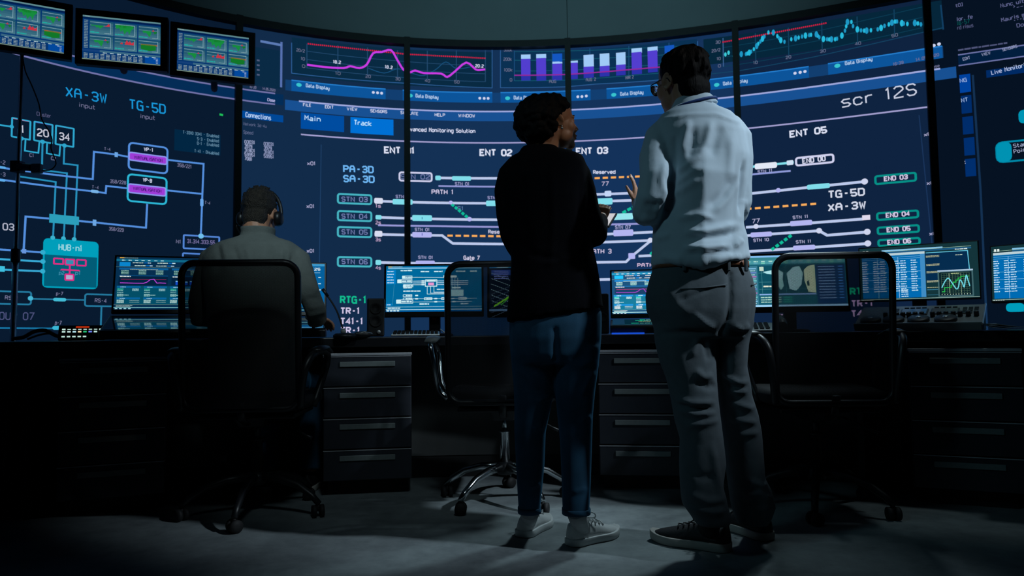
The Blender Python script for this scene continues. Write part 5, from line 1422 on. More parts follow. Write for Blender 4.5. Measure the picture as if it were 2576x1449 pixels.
def chair(label, bx, by, rz, chrome, base_rot=0.3, arm_h=0.70, arms='loop'):
    """faces +y; the backrest stands at local y = 0"""
    root = thing('office_chair', label, 'chair', (bx, by, 0), rz, CH_GROUP)
    M_ARM = M_CHROME if chrome else M_BLACK
    M_BASE = M_CHROME if chrome else M_BLACK
    def by_(x, z):      # back plane: slight recline and a shallow hollow
        return -0.02 - 0.09 * (z - 0.55) * 0.8 - 0.035 * (abs(x) / 0.24) ** 2 * -1.0
    bk0 = thing_part = MB()
    pth = rr_path(0.475, 0.47, 1.06, 0.055)
    fr_ = MB().tube([(x * 0.97, by_(x, z), z) for x, z in pth], 0.014, 8, closed=True, flat=1.0)
    bkf = fr_.build('backrest_frame', M_BLACK, root, True)
    v, f = [], []; nx, nz = 24, 30
    for i in range(nz + 1):
        for j in range(nx + 1):
            z = 0.475 + 0.58 * i / nz; x = -0.23 + 0.46 * j / nx
            v.append((x, by_(x, z), z))
    for i in range(nz):
        for j in range(nx):
            zc_ = 0.475 + 0.58 * (i + 0.5) / nz; xc_ = -0.23 + 0.46 * (j + 0.5) / nx
            dx, dz = max(abs(xc_) - 0.1825, 0), max(abs(zc_ - 0.765) - 0.24, 0)
            if dx * dx + dz * dz < 0.054 ** 2:
                a = i * (nx + 1) + j; f.append((a, a + 1, a + nx + 2, a + nx + 1))
    link_mesh('backrest_net', v, f, M_NET, root, True)
    # seat
    s = MB(); rs = []
    for k in range(9):
        t = k / 8; y = 0.045 + 0.46 * t; e = 0.25 - 0.03 * (2 * t - 1) ** 4
        ring = []
        for q in range(20):
            a = 2 * math.pi * q / 20; ca, sa = math.cos(a), math.sin(a)
            hh = 0.042 * (1 - 0.45 * (2 * t - 1) ** 6)
            ring.append((e * math.copysign(abs(ca) ** 0.45, ca), y, 0.478 + hh * math.copysign(abs(sa) ** 0.55, sa) - 0.02 * max(0, t - 0.75) * 4 * 0.5 + 0.012 * (abs(ca))))
        rs.append(ring)
    s.rings(rs).build('seat', M_SEAT, root, True)
    MB().box((0, 0.25, 0.432), (0.40, 0.36, 0.02)).build('seat_shell', M_BLACK, root, bevel=0.006)
    MB().box((0, 0.24, 0.40), (0.10, 0.18, 0.05), taper=1.35).build('tilt_mechanism', M_BLACK, root, bevel=0.01)
    MB().tube([(0, 0.30, 0.39), (0.12, 0.24, 0.385), (0.22, 0.20, 0.335), (0.245, 0.19, 0.325)], [0.005, 0.005, 0.006, 0.008], 8).build('lever', M_BLACK, root, True)
    MB().tube([(0, 0.10, 0.40), (0, 0.02, 0.43), (0, 0.0, 0.50)], 0.018, 8, flat=0.5).build('back_bracket', M_BLACK, root, True)
    # gas lift and five-star base
    MB().lathe([(0.014, 0.30), (0.014, 0.42)], (0, 0.24, 0), 16).build('gas_lift', M_BASE if chrome else M_BLACK, root, True)
    MB().lathe([(0.022, 0.15), (0.024, 0.312), (0.028, 0.314), (0.028, 0.322), (0.014, 0.324)], (0, 0.24, 0), 18).build('lift_sleeve', M_BASE if chrome else M_BLACK, root, True)
    bs = MB().lathe([(0.034, 0.125), (0.042, 0.14), (0.042, 0.165), (0.03, 0.180)], (0, 0.24, 0), 18).build('base_hub', M_BLACK, root, True)
    for k in range(5):
        a = base_rot + 2 * math.pi * k / 5; c, s_ = math.cos(a), math.sin(a)
        pts = [(0.03 * c, 0.24 + 0.03 * s_, 0.160), (0.12 * c, 0.24 + 0.12 * s_, 0.152), (0.20 * c, 0.24 + 0.20 * s_, 0.130), (0.265 * c, 0.24 + 0.265 * s_, 0.090), (0.30 * c, 0.24 + 0.30 * s_, 0.056)]
        lg = MB().tube(pts, [0.019, 0.018, 0.016, 0.014, 0.013], 10).build('leg', M_BASE, root, True)
        cx, cy = 0.295 * c, 0.24 + 0.295 * s_
        w = MB()
        T_ = Matrix.Translation((cx, cy, 0.026)) @ Matrix.Rotation(a + 0.7, 4, 'Z')
        for sx in (-0.016, 0.016):
            w.lathe([(0.005, sx - 0.009), (0.026, sx - 0.008), (0.026, sx + 0.008), (0.005, sx + 0.009)], (0, 0, 0), 18, T_, 'x')
        w.tube([(0, 0, 0.0), (0, 0, 0.034)], 0.008, 8, T_)
        w.build('caster', M_RUB, lg, True)
    # arms
    for sx in (-1, 1):
        if arms == 'loop':
            pts = [(0.24, 0.05, 0.485), (0.28, 0.06, 0.53), (0.295, 0.03, 0.64), (0.312, 0.04, arm_h - 0.015), (0.312, 0.14, arm_h), (0.31, 0.22, arm_h - 0.015), (0.30, 0.25, arm_h - 0.07), (0.28, 0.2, 0.54), (0.24, 0.18, 0.485)]
        else:
            pts = [(0.236, 0.02, 0.47), (0.245, 0.0, 0.56), (0.262, -0.005, arm_h - 0.06), (0.285, 0.04, arm_h - 0.01), (0.30, 0.14, arm_h), (0.30, 0.24, arm_h - 0.02), (0.285, 0.28, 0.62), (0.245, 0.22, 0.46)]
        am = MB().tube([Vector((sx * p[0], p[1], p[2])) for p in smooth(pts, 4)], 0.011 if arms == 'loop' else 0.016, 10).build('armrest', M_ARM if arms == 'loop' else M_BLACK, root, True)
        MB().tube([Vector((sx * p[0], p[1], p[2] + 0.012)) for p in pts[3:6]] , [0.028, 0.034, 0.028], 10, flat=0.35).build('arm_pad', M_GREY if chrome else M_BLACK, am, True)
    return root
p = at(598, 1035, 2.88)
chair('black mesh office chair the seated man sits in', p.x, 2.90, 0.06, False, 0.95, 0.70, 'wide')
p = at(1264, 1000, 3.08)
chair('empty black mesh office chair with chrome base and arms behind the woman', p.x, 3.07, -0.02, True, 0.28, 0.735)
p = at(2104, 985, 2.88)
chair('empty black mesh office chair right of the standing man', p.x, 2.88, -0.05, False, 0.55, 0.745, 'wide')
# ------------------------------------------------------------------ people
def px_arr(V):
    """pixel positions of an array of room points"""
    x, y, z = V[:, 0], V[:, 1], V[:, 2] - CAM_H
    cp, sp = math.cos(PITCH), math.sin(PITCH)
    fw = cp * y + sp * z; up = -sp * y + cp * z
    u, v = x / fw, up / fw
    c, s = math.cos(ROLL), math.sin(ROLL)
    u, v = c * u + s * v, -s * u + c * v
    return np.stack([u * F_PX + W_PX / 2, -v * F_PX + H_PX / 2], 1)

def fuse(mb, name, mats, voxel, iters, parent=None, folds=None, shape=None, mirror_side=1):
    """melt overlapping closed shapes into one continuous surface, then press folds into it"""
    o = mb.build('tmp', mats)
    r = o.modifiers.new('r', 'REMESH'); r.mode = 'VOXEL'; r.voxel_size = voxel; r.adaptivity = 0
    if iters:
        sm = o.modifiers.new('s', 'SMOOTH'); sm.factor = 0.5; sm.iterations = iters
    dg = bpy.context.evaluated_depsgraph_get()
    dg.update()
    me = bpy.data.meshes.new_from_object(o.evaluated_get(dg))
    old = o.data
    bpy.data.objects.remove(o); bpy.data.meshes.remove(old)
    n = len(me.vertices)
    co = np.empty(n * 3, np.float64); me.vertices.foreach_get('co', co); co = co.reshape(-1, 3)
    if folds:
        no = np.empty(n * 3, np.float64); me.vertices.foreach_get('normal', no); no = no.reshape(-1, 3)
        view = np.array([0, 0, CAM_H]) - co; view /= np.linalg.norm(view, axis=1)[:, None]
        facing = np.clip((no * view).sum(1) * 3 + 0.2, 0, 1)
        pp = px_arr(co); D = np.zeros(n)
        for pts, w, amp, kind in folds:
            best = np.full(n, 1e9); side = np.zeros(n); tt = np.zeros(n)
            m = len(pts) - 1
            for i in range(m):
                a, b = np.array(pts[i], float), np.array(pts[i + 1], float)
                d = b - a; L2 = (d * d).sum()
                t = np.clip(((pp - a) @ d) / L2, 0, 1)
                q = pp - (a + t[:, None] * d); dist = np.hypot(q[:, 0], q[:, 1])
                s = np.sign(d[0] * q[:, 1] - d[1] * q[:, 0])
                k = dist < best
                best[k] = dist[k]; side[k] = s[k]; tt[k] = (i + t[k]) / m
            fade = np.clip(np.minimum(tt, 1 - tt) * 5, 0, 1) if kind != 'E' else 1.0
            if kind == 'S':          # one side overhangs the other
                ww = np.where(side > 0, w, w * 0.22)
            else:
                ww = w
            if kind == 'V':          # broad ridge with a sharp crest
                D += amp * np.clip(1 - best / w, 0, 1) * np.clip(tt * 4, 0, 1)
                continue
            D += amp * np.exp(-(best / ww) ** 2) * fade
        co = co + no * (D * facing)[:, None]
    if shape is not None:
        co = shape(co)
    me.vertices.foreach_set('co', co.ravel())
    me.polygons.foreach_set('use_smooth', [True] * len(me.polygons))
    me.materials.clear()
    for mm in (mats if isinstance(mats, (list, tuple)) else [mats]):
        me.materials.append(mm)
    me.name = name; me.update()
    ob = bpy.data.objects.new(name, me); COL.objects.link(ob)
    if parent is not None:
        ob.parent = parent
    return ob

def ring_px(py, xl, xr, Y, hd, tilt=0.0, n=30, e=2.5, dy=0.0):
    a, b = at(xl, py, Y), at(xr, py, Y)
    cx, hw, z = (a.x + b.x) / 2, (b.x - a.x) / 2, (a.z + b.z) / 2
    out = []
    for k in range(n):
        t = 2 * math.pi * k / n; c, s = math.cos(t), math.sin(t)
        ux = math.copysign(abs(c) ** (2 / e), c); uy = math.copysign(abs(s) ** (2 / e), s)
        out.append(Vector((cx + hw * ux, Y + dy * ux + hd * uy, z + tilt * ux)))
    return out

def tube_px(mb, pts, n=14):
    """limb through pixels (px, py, Y, radius in metres)"""
    mb.tube([at(p[0], p[1], p[2]) for p in pts], [p[3] for p in pts], n)
    for p in (pts[0], pts[-1]):
        q = at(p[0], p[1], p[2]); mb.ball((q.x, q.y, q.z), p[3] * 0.98, n=12, m=8)

def head_matrix(c, yaw, pitch=0.0, roll=0.0, sc=1.0):
    return Matrix.Translation(c) @ Matrix.Rotation(yaw, 4, 'Z') @ Matrix.Rotation(-pitch, 4, 'Y') @ Matrix.Rotation(roll, 4, 'X') @ Matrix.Scale(sc, 4)

def add_head(mb, M, female=False):
    """a head looking along local +x: skull, face, brow, eyes, nose, lips, chin, ears"""
    B = lambda c, r: mb.ball(c, r, M, 18, 12)
    B((-0.006, 0, 0.036), (0.098, 0.076, 0.094))
    B((0.028, 0, -0.018), (0.064, 0.064, 0.080))
    B((0.030, 0, -0.066), (0.056, 0.054, 0.044))
    B((0.074, 0, -0.096), (0.020, 0.022, 0.019)); B((0.055, 0, -0.078), (0.036, 0.036, 0.030))
    for s in (-1, 1):
        B((0.080, 0.026 * s, 0.022), (0.014, 0.022, 0.010)); B((0.052, 0.038 * s, -0.022), (0.034, 0.026, 0.034)); B((0.026, 0.038 * s, -0.060), (0.046, 0.024, 0.036))
        B((0.080, 0.031 * s, 0.003), (0.011, 0.012, 0.010))
        E_ = M @ Matrix.Translation((-0.006, 0.077 * s, -0.006)) @ Matrix.Rotation(-0.25, 4, 'Y') @ Matrix.Rotation(0.35 * s, 4, 'Z')
        ring = [(0.019 * math.cos(a), 0.004 * s, 0.031 * math.sin(a) * (1 if math.sin(a) > 0 else 0.85)) for a in [2 * math.pi * k / 12 for k in range(12)]]
        mb.tube(ring, 0.0042, 8, E_, closed=True); mb.ball((0.003, 0, 0), (0.018, 0.0055, 0.028), E_); mb.ball((0.010, 0.001 * s, 0.004), (0.008, 0.009, 0.02), E_); mb.ball((0.004, 0.002 * s, -0.028), (0.008, 0.005, 0.008), E_)
    mb.tube([(0.088, 0, 0.018), (0.098, 0, 0.0), (0.110, 0, -0.022), (0.112, 0, -0.030)], [0.008, 0.0085, 0.0105, 0.011], 10, M)
    for s in (-1, 1):
        B((0.100, 0.011 * s, -0.033), (0.010, 0.008, 0.008))
    B((0.093, 0, -0.055), (0.011, 0.022, 0.0065)); B((0.090, 0, -0.068), (0.012, 0.019, 0.0075)); B((0.086, 0, -0.045), (0.012, 0.020, 0.012))

def add_hand(mb, M, side=1, curl=(0.3, 0.35, 0.4, 0.5), spread=0.06, thumb=(0.9, 0.3), sc=1.0):
    """hand from the wrist at the origin: fingers along +y, back of the hand +z, thumb on the side*x edge"""
    M = M @ Matrix.Scale(sc, 4)
    rs = []
    for y, w, t in ((-0.03, 0.026, 0.021), (0.0, 0.027, 0.019), (0.03, 0.036, 0.017), (0.06, 0.041, 0.015), (0.086, 0.040, 0.012)):
        rs.append([(w * math.copysign(abs(math.cos(a)) ** 0.75, math.cos(a)), y, t * math.sin(a)) for a in [2 * math.pi * k / 14 for k in range(14)]])
    mb.rings(rs, M)
    for k, (x, L, r) in enumerate(((0.029, 0.068, 0.0092), (0.010, 0.077, 0.0095), (-0.010, 0.071, 0.0090), (-0.029, 0.055, 0.0082))):
        x *= side; a = 0.05 + curl[k] * 0.5; p = Vector((x, 0.080, 0.0)); sp = spread * (1.5 - k) * side * 0.5; pts = [p - Vector((0, 0.018, 0)), p]
        for j, f in enumerate((0.45, 0.31, 0.24)):
            p = p + Vector((math.sin(sp) * L * f, math.cos(a) * L * f, -math.sin(a) * L * f)); pts.append(p); a += curl[k]
        mb.tube(pts, [r, r * 1.05, r, r * 0.92, r * 0.78], 9, M); mb.ball(tuple(pts[-1]), r * 0.78, M, 9, 7); mb.ball(tuple(pts[1]), r * 1.08, M, 9, 7)
    b0 = Vector((0.022 * side, 0.012, -0.004)); d = Vector((math.sin(thumb[0]) * side, math.cos(thumb[0]), -thumb[1])).normalized()
    p1 = b0 + d * 0.038; d2 = (d + Vector((-0.25 * side, 0.35, -0.1))).normalized(); p2 = p1 + d2 * 0.032; p3 = p2 + d2 * 0.022
    mb.tube([b0, p1, p2, p3], [0.014, 0.0115, 0.0100, 0.008], 9, M); mb.ball(tuple(p3), 0.008, M, 9, 7)

def basis(o, y, z):
    """matrix with local y along y, local z near z"""
    y = Vector(y).normalized(); z = Vector(z); x = y.cross(z).normalized(); z = x.cross(y)
    return Matrix(((x.x, y.x, z.x, o[0]), (x.y, y.y, z.y, o[1]), (x.z, y.z, z.z, o[2]), (0, 0, 0, 1)))

def shoe(parent, heel, toe, L, W, m_up, m_sole, m_lace, h=0.085, sole_h=0.026, bow=True):
    d = (toe - heel); d.z = 0; d.normalize()
    M = basis((heel.x, heel.y, 0), d, (0, 0, 1))
    def wid(t):     # half width along the shoe
        heel_ = math.sqrt(max(0.0, 1 - max(0, (0.14 - t) / 0.14) ** 2.2)); toe_ = math.sqrt(max(0.0, 1 - max(0, (t - 0.70) / 0.30) ** 2.3))
        return W * (0.37 + 0.13 * math.exp(-((t - 0.66) / 0.20) ** 2)) * heel_ * toe_
    rs, n = [], 22
    ts = [0.002, 0.012, 0.03, 0.06, 0.10] + [0.15 + 0.05 * k for k in range(14)] + [0.84, 0.88, 0.915, 0.945, 0.97, 0.987, 0.997]
    for t in ts:
        w = max(wid(t) + 0.004, 0.006); y = L * t - 0.02
        spring = 0.010 * max(0, (t - 0.8) / 0.2) ** 2
        rs.append([(w, y, spring + 0.001), (w * 1.03, y, spring + sole_h * 0.5), (w, y, spring + sole_h), (-w, y, spring + sole_h), (-w * 1.03, y, spring + sole_h * 0.5), (-w, y, spring + 0.001)])
    root = MB().rings(rs, M).build('sole', m_sole, None, True, bevel=0.004)
    sh = root
    rs = []
    def hgt(t):
        if t < 0.30: return h * (0.92 + 0.10 * abs(t - 0.16) / 0.16) - (0.012 if 0.08 < t < 0.26 else 0)
        return max(h * (1.02 - 1.05 * ((t - 0.30) / 0.70) ** 0.95 * 0.62) * (1 - max(0, (t - 0.86) / 0.14) ** 2 * 0.35), sole_h + 0.007)
    for t in ts[1:-1]:
        w = max(wid(t) - 0.001, 0.004); y = L * t - 0.02; H = hgt(t) * min(1.0, 0.55 + (t / 0.03) * 0.45)
        ring = []
        for k in range(13):
            a = math.pi * k / 12; c, s = math.cos(a), math.sin(a)
            taper = 1 - 0.36 * s if t < 0.5 else 1 - 0.2 * s
            ring.append((w * 0.97 * math.copysign(abs(c) ** 0.7, c) * taper, y, sole_h - 0.004 + (H - sole_h) * s ** 0.8))
        rs.append(ring)
    up = MB().rings(rs, M).build('upper', m_up, root, True)
    lc = MB()
    for k in range(5):
        t = 0.36 + 0.065 * k; y = L * t - 0.02; z = hgt(t) + 0.0015; w = 0.018 + 0.002 * k
        lc.tube([(-w, y - 0.004, z - 0.006), (0, y + 0.004, z + 0.0015), (w, y - 0.004, z - 0.006)], 0.0028, 6, M)
    if bow:
        y, z = L * 0.34 - 0.02, hgt(0.34) + 0.004
        for s in (-1, 1):
            lc.tube(smooth([(0, y, z), (0.02 * s, y + 0.004, z + 0.022), (0.036 * s, y + 0.014, z + 0.018), (0.028 * s, y + 0.02, z + 0.002), (0, y + 0.004, z)]), 0.0026, 6, M)
            lc.tube([(0, y, z), (0.018 * s, y + 0.02, z + 0.002), (0.03 * s, y + 0.04, z - 0.014)], 0.0024, 6, M)
    lc.build('laces', m_lace, root, True)
    return root

M_SKIN_W = mat('brown_skin', (0.46, 0.20, 0.095), 0.5, noise_scale=30, noise_amt=0.06, bump=0.04, bump_scale=200)
M_SKIN_M = mat('tan_skin', (0.52, 0.25, 0.15), 0.5, noise_scale=30, noise_amt=0.06, bump=0.04, bump_scale=200)
M_HAIR_B = mat('black_hair', (0.003, 0.0025, 0.003), 0.7, spec=0.12, bump=0.3, bump_scale=220, stretch=(1, 1, 0.25))
M_HAIR_BR = mat('brown_hair', (0.022, 0.017, 0.012), 0.55, noise_scale=60, noise_amt=0.5, bump=0.8, bump_scale=220)
M_BLAZER = mat('black_wool_blazer', (0.0018, 0.0019, 0.0032), 0.9, spec=0.06, bump=0.12, bump_scale=260)
M_JEANS = mat('blue_denim', (0.012, 0.052, 0.098), 0.8, spec=0.2, noise_scale=14, noise_amt=0.22, bump=0.06, bump_scale=400, sheen=0.35, sheen_tint=(0.08, 0.34, 0.62))
M_SHIRT = mat('pale_blue_cotton', (0.46, 0.56, 0.64), 0.75, spec=0.2, noise_scale=6, noise_amt=0.03, bump=0.10, bump_scale=18)
M_TROUSER = mat('grey_cotton_trousers', (0.085, 0.105, 0.12), 0.85, spec=0.15, noise_scale=40, noise_amt=0.06, bump=0.12, bump_scale=26)
M_SWEATER = mat('grey_knit_sweater', (0.15, 0.17, 0.16), 0.9, spec=0.1, noise_scale=30, noise_amt=0.06, bump=0.2, bump_scale=120)
M_WHITE_LEATHER = mat('white_shoe_leather', (0.66, 0.68, 0.68), 0.5, noise_scale=20, noise_amt=0.03, bump=0.05, bump_scale=150)
M_SOCK = mat('white_sock', (0.45, 0.47, 0.48), 0.9, noise_scale=60, noise_amt=0.08, bump=0.2, bump_scale=200)
M_BLACK_SHOE = mat('black_shoe_canvas', (0.007, 0.007, 0.009), 0.6, bump=0.15, bump_scale=300)
M_SOLE = mat('off_white_rubber', (0.42, 0.40, 0.37), 0.6, noise_scale=30, noise_amt=0.06)
M_BELT = mat('brown_leather', (0.20, 0.075, 0.035), 0.5, noise_scale=30, noise_amt=0.12, bump=0.08, bump_scale=180)
M_LIPS = mat('dark_red_lips', (0.36, 0.10, 0.09), 0.4, noise_scale=60, noise_amt=0.05)

def inner(rings, k=0.84):
    out = []
    for r in rings:
        c = sum(r, Vector()) / len(r); out.append([c + (p - c) * k for p in r])
    return out

# ---------------------------------------------------------------- woman in a blazer
YW = 2.62
def woman():
    hc = at(1392, 313, YW + 0.02)
    HM = head_matrix(hc, math.radians(20), math.radians(5), math.radians(-3), 0.84)
    torso = [ring_px(*q) for q in ((376, 1313, 1402, YW, 0.058), (386, 1304, 1440, YW, 0.078), (396, 1288, 1466, YW, 0.092), (415, 1272, 1474, YW, 0.104), (450, 1262, 1478, YW, 0.114), (500, 1266, 1482, YW, 0.120),
             (560, 1272, 1484, YW, 0.116), (620, 1284, 1490, YW, 0.112), (660, 1286, 1500, YW, 0.116), (700, 1284, 1507, YW, 0.124), (740, 1280, 1512, YW, 0.132), (775, 1276, 1516, YW, 0.138))]
    hem = ring_px(792, 1274, 1518, YW, 0.140, tilt=0.026)
    b = MB().rings(torso + [hem])
    tube_px(b, [(1306, 416, YW, 0.046), (1288, 440, YW, 0.053), (1279, 480, YW, 0.054), (1283, 540, YW, 0.052), (1291, 595, YW, 0.047), (1300, 622, YW + 0.02, 0.041), (1330, 606, YW + 0.16, 0.038), (1400, 575, YW + 0.25, 0.034)])
    tube_px(b, [(1440, 416, YW, 0.046), (1452, 440, YW, 0.052), (1464, 480, YW, 0.052), (1474, 525, YW, 0.050), (1487, 565, YW, 0.050), (1495, 590, YW + 0.02, 0.050), (1500, 580, YW + 0.10, 0.044), (1508, 556, YW + 0.2, 0.036)])
    # body: head, neck, hands, and what the clothes cover
    body = MB()
    add_head(body, HM, True)
    nb = at(1357, 384, YW)
    body.tube([HM @ Vector((-0.02, 0, -0.03)), (HM @ Vector((-0.03, 0, -0.10)) + nb) / 2, nb, nb - Vector((0, 0, 0.05))], [0.052, 0.047, 0.054, 0.07], 16)
    body.rings(inner(torso[1:], 0.80) + inner([ring_px(830, 1284, 1510, YW, 0.115), ring_px(890, 1290, 1500, YW, 0.10)], 0.85))
    tube_px(body, [(1300, 440, YW, 0.036), (1291, 540, YW, 0.032), (1302, 612, YW + 0.02, 0.028), (1400, 575, YW + 0.25, 0.024)])
    tube_px(body, [(1446, 440, YW, 0.036), (1474, 530, YW, 0.032), (1495, 585, YW + 0.02, 0.028), (1512, 548, YW + 0.21, 0.023)])
    for xs in (((1340, 900), (1338, 1060), (1333, 1200), (1332, 1262)), ((1450, 900), (1446, 1060), (1450, 1200), (1450, 1262))):
        yl = YW + 0.03 if xs[0][0] < 1400 else YW - 0.02
        tube_px(body, [(x, y, yl, r) for (x, y), r in zip(xs, (0.056, 0.042, 0.034, 0.030))])
    hw = at(1510, 556, YW + 0.21)
    add_hand(body, basis(hw, at(1519, 522, YW + 0.235) - hw, (-0.25, -0.9, 0.25)), -1, (0.55, 0.65, 0.7, 0.7), 0.03, (0.35, 0.7), 0.74)
    hl = at(1415, 570, YW + 0.27)
    add_hand(body, basis(hl, (0.9, 0.25, 0.1), (-0.1, 0.6, 0.7)), -1, (0.4, 0.45, 0.5, 0.5), 0.05, (0.8, -0.2), 0.86)
    root = fuse(body, 'person', M_SKIN_W, 0.0040, 6)
    tag(root, 'standing woman with curly dark hair, black blazer, blue jeans and white sneakers, holding a tablet', 'person')
    bl = fuse(b, 'blazer', M_BLAZER, 0.008, 4, root, [
        ([(1390, 395), (1392, 560), (1386, 700)], 10, 0.004, 'R'), ([(1300, 600), (1340, 640), (1420, 655)], 9, -0.005, 'R'), ([(1480, 610), (1430, 650), (1350, 668)], 9, 0.004, 'R'), ([(1320, 440), (1310, 520), (1318, 600)], 8, -0.007, 'R'), ([(1462, 430), (1458, 520), (1466, 600)], 8, -0.007, 'R')])
    cl = MB().rings([ring_px(372, 1311, 1400, YW, 0.060), ring_px(366, 1318, 1394, YW, 0.053), ring_px(372, 1320, 1392, YW, 0.050)])
    fuse(MB().rings([ring_px(398, 1296, 1428, YW - 0.004, 0.080), ring_px(384, 1305, 1412, YW - 0.004, 0.068), ring_px(373, 1312, 1402, YW - 0.002, 0.058), ring_px(370, 1316, 1398, YW, 0.05)]), 'collar', M_BLAZER, 0.006, 2, bl)
    # jeans
    j = MB().rings([ring_px(*q) for q in ((740, 1300, 1496, YW, 0.108), (790, 1284, 1513, YW, 0.125), (815, 1281, 1513, YW, 0.128), (850, 1281, 1512, YW, 0.128), (890, 1284, 1508, YW, 0.118), (912, 1290, 1502, YW, 0.10))])
    LL = ((870, 1283, 1396, 0.098), (930, 1288, 1396, 0.086), (970, 1292, 1393, 0.078), (1020, 1294, 1387, 0.070), (1085, 1294, 1373, 0.064), (1166, 1298, 1370, 0.060), (1240, 1302, 1363, 0.054), (1287, 1305, 1358, 0.050))
    RL = ((870, 1397, 1510, 0.098), (930, 1394, 1504, 0.086), (979, 1396, 1497, 0.078), (1044, 1402, 1491, 0.068), (1110, 1409, 1489, 0.062), (1207, 1413, 1486, 0.058), (1250, 1414, 1484, 0.055), (1290, 1416, 1482, 0.053))
    j.rings([ring_px(y, a, c, YW + 0.01 + 0.03 * (y - 870) / 420, d) for y, a, c, d in LL])
    j.rings([ring_px(y, a, c, YW - 0.01 - 0.03 * (y - 870) / 420, d) for y, a, c, d in RL])
    je = fuse(j, 'jeans', M_JEANS, 0.007, 3, root, [
        ([(1396, 830), (1397, 905)], 7, -0.008, 'E'), ([(1345, 1010), (1380, 1000), (1392, 990)], 7, 0.006, 'R'), ([(1340, 1080), (1368, 1070)], 7, 0.006, 'R'), ([(1460, 1000), (1480, 960), (1496, 930)], 7, 0.006, 'R'),
        ([(1456, 1060), (1488, 1048)], 7, 0.006, 'R'), ([(1330, 1230), (1358, 1215)], 6, 0.005, 'R'), ([(1440, 1240), (1480, 1228)], 6, 0.004, 'R'), ([(1300, 940), (1340, 980), (1370, 985)], 8, -0.005, 'R'), ([(1420, 905), (1460, 920), (1500, 905)], 8, 0.005, 'R')])
    for xl, xr, yb in ((1304, 1360, 1288), (1415, 1484, 1291)):
        yl = YW + 0.04 if xl < 1400 else YW - 0.04
        MB().rings([ring_px(yb - 14, xl, xr, yl, 0.053), ring_px(yb - 12, xl - 1.5, xr + 1.5, yl, 0.055), ring_px(yb, xl - 1.5, xr + 1.5, yl, 0.055), ring_px(yb + 1, xl + 3, xr - 3, yl, 0.05)]).build('hem', M_JEANS, je, True)
    # socks and shoes
    hL, tL = on_floor(1318, 1350), on_floor(1370, 1316)
    hR, tR = on_floor(1440, 1372), on_floor(1536, 1346)
    for h_, t_, xk, yk in ((hL, tL, 1334, YW + 0.04), (hR, tR, 1449, YW - 0.04)):
        d = (t_ - h_); d.z = 0; d.normalize()
        top = at(xk, 1284, yk); an = Vector((h_.x, h_.y, 0.05)) + d * 0.045
        MB().tube([top, (top + an) / 2, an], [0.036, 0.033, 0.031], 16).build('sock', M_SOCK, root, True)
        s = shoe(root, h_, t_, 0.255, 0.098, M_WHITE_LEATHER, M_WHITE_LEATHER, M_WHITE_LEATHER)
        s.name = 'shoe'; s.parent = root; s.data.materials[0] = M_WHITE_LEATHER
    # hair: a mass of tight curls
    H = head_matrix(hc, math.radians(20), math.radians(5), 0, 1.0)
    hb = MB()
    hb.ball((-0.060, 0, 0.012), (0.076, 0.074, 0.082), H, 20, 14); hb.ball((-0.022, 0, 0.058), (0.074, 0.064, 0.044), H, 20, 14); hb.ball((-0.070, 0, -0.05), (0.040, 0.052, 0.045), H)
    rg = random.Random(3)
    def keep(p):
        if p.z > 0.055: return p.x < 0.044
        if p.z > 0.015: return p.x < 0.026
        if p.z > -0.045: return p.x < -0.022 or (p.x < 0.03 and p.z > 0.0 and abs(p.y) < 0.05)
        return p.x < -0.045
    N = 520
    for k in range(N):
        zz = 1 - 2 * (k + 0.5) / N; a = k * 2.39996; rr = math.sqrt(1 - zz * zz)
        for c, r in (((-0.057, 0, 0.010), (0.084, 0.080, 0.086)), ((-0.018, 0, 0.054), (0.078, 0.066, 0.048))):
            p = Vector((c[0] + r[0] * rr * math.cos(a), c[1] + r[1] * rr * math.sin(a), c[2] + r[2] * zz))
            if p.z > -0.075 and keep(p) and rg.random() < 0.8:
                q = p + Vector((rg.uniform(-1, 1), rg.uniform(-1, 1), rg.uniform(-1, 1))) * 0.006
                hb.ball(tuple(q), rg.uniform(0.009, 0.0155), H, 8, 6)
    fuse(hb, 'curly_hair', M_HAIR_B, 0.0042, 1, root)
    # earring, lips
    er = HM @ Vector((-0.002, -0.088, -0.046))
    e = MB().ball(tuple(er), 0.0045); e.tube([er + Vector((0, 0, 0.012)), er], 0.0016, 6)
    e.build('earring', M_SILVER, root, True)
    l = MB(); l.ball((0.0995, 0, -0.057), (0.0045, 0.018, 0.0045), HM); l.ball((0.0972, 0, -0.067), (0.005, 0.016, 0.0055), HM); l.build('lips', M_LIPS, root, True)
    MB().tube([HM @ Vector(p) for p in ((0.0955, -0.012, 0.026), (0.092, -0.03, 0.031), (0.080, -0.046, 0.026))], [0.0022, 0.0028, 0.0015], 6).build('eyebrow', M_HAIR_B, root, True)
    return root
W_ = woman()
# tablet in her hand
c = [at(1553, 536, YW + 0.34), at(1533, 569, YW + 0.235), at(1425, 569, YW + 0.235), at(1445, 536, YW + 0.34)]
nrm = (c[1] - c[0]).cross(c[3] - c[0]).normalized()
if nrm.z < 0: nrm = -nrm
cen = sum(c, Vector()) / 4
tb = thing('tablet', 'slim dark tablet with a bright white screen in the woman\'s hand', 'tablet', tuple(cen))
mb = MB().add([p - cen for p in c] + [p - cen - nrm * 0.007 for p in c], [(0, 1, 2, 3), (7, 6, 5, 4), (0, 4, 5, 1), (1, 5, 6, 2), (2, 6, 7, 3), (3, 7, 4, 0)])
mb.build('case', M_BLACK, tb)
link_mesh('screen', [(p - cen) * 0.93 + nrm * 0.0008 for p in c], [(0, 1, 2, 3)], [glow((206, 204, 208))], tb)

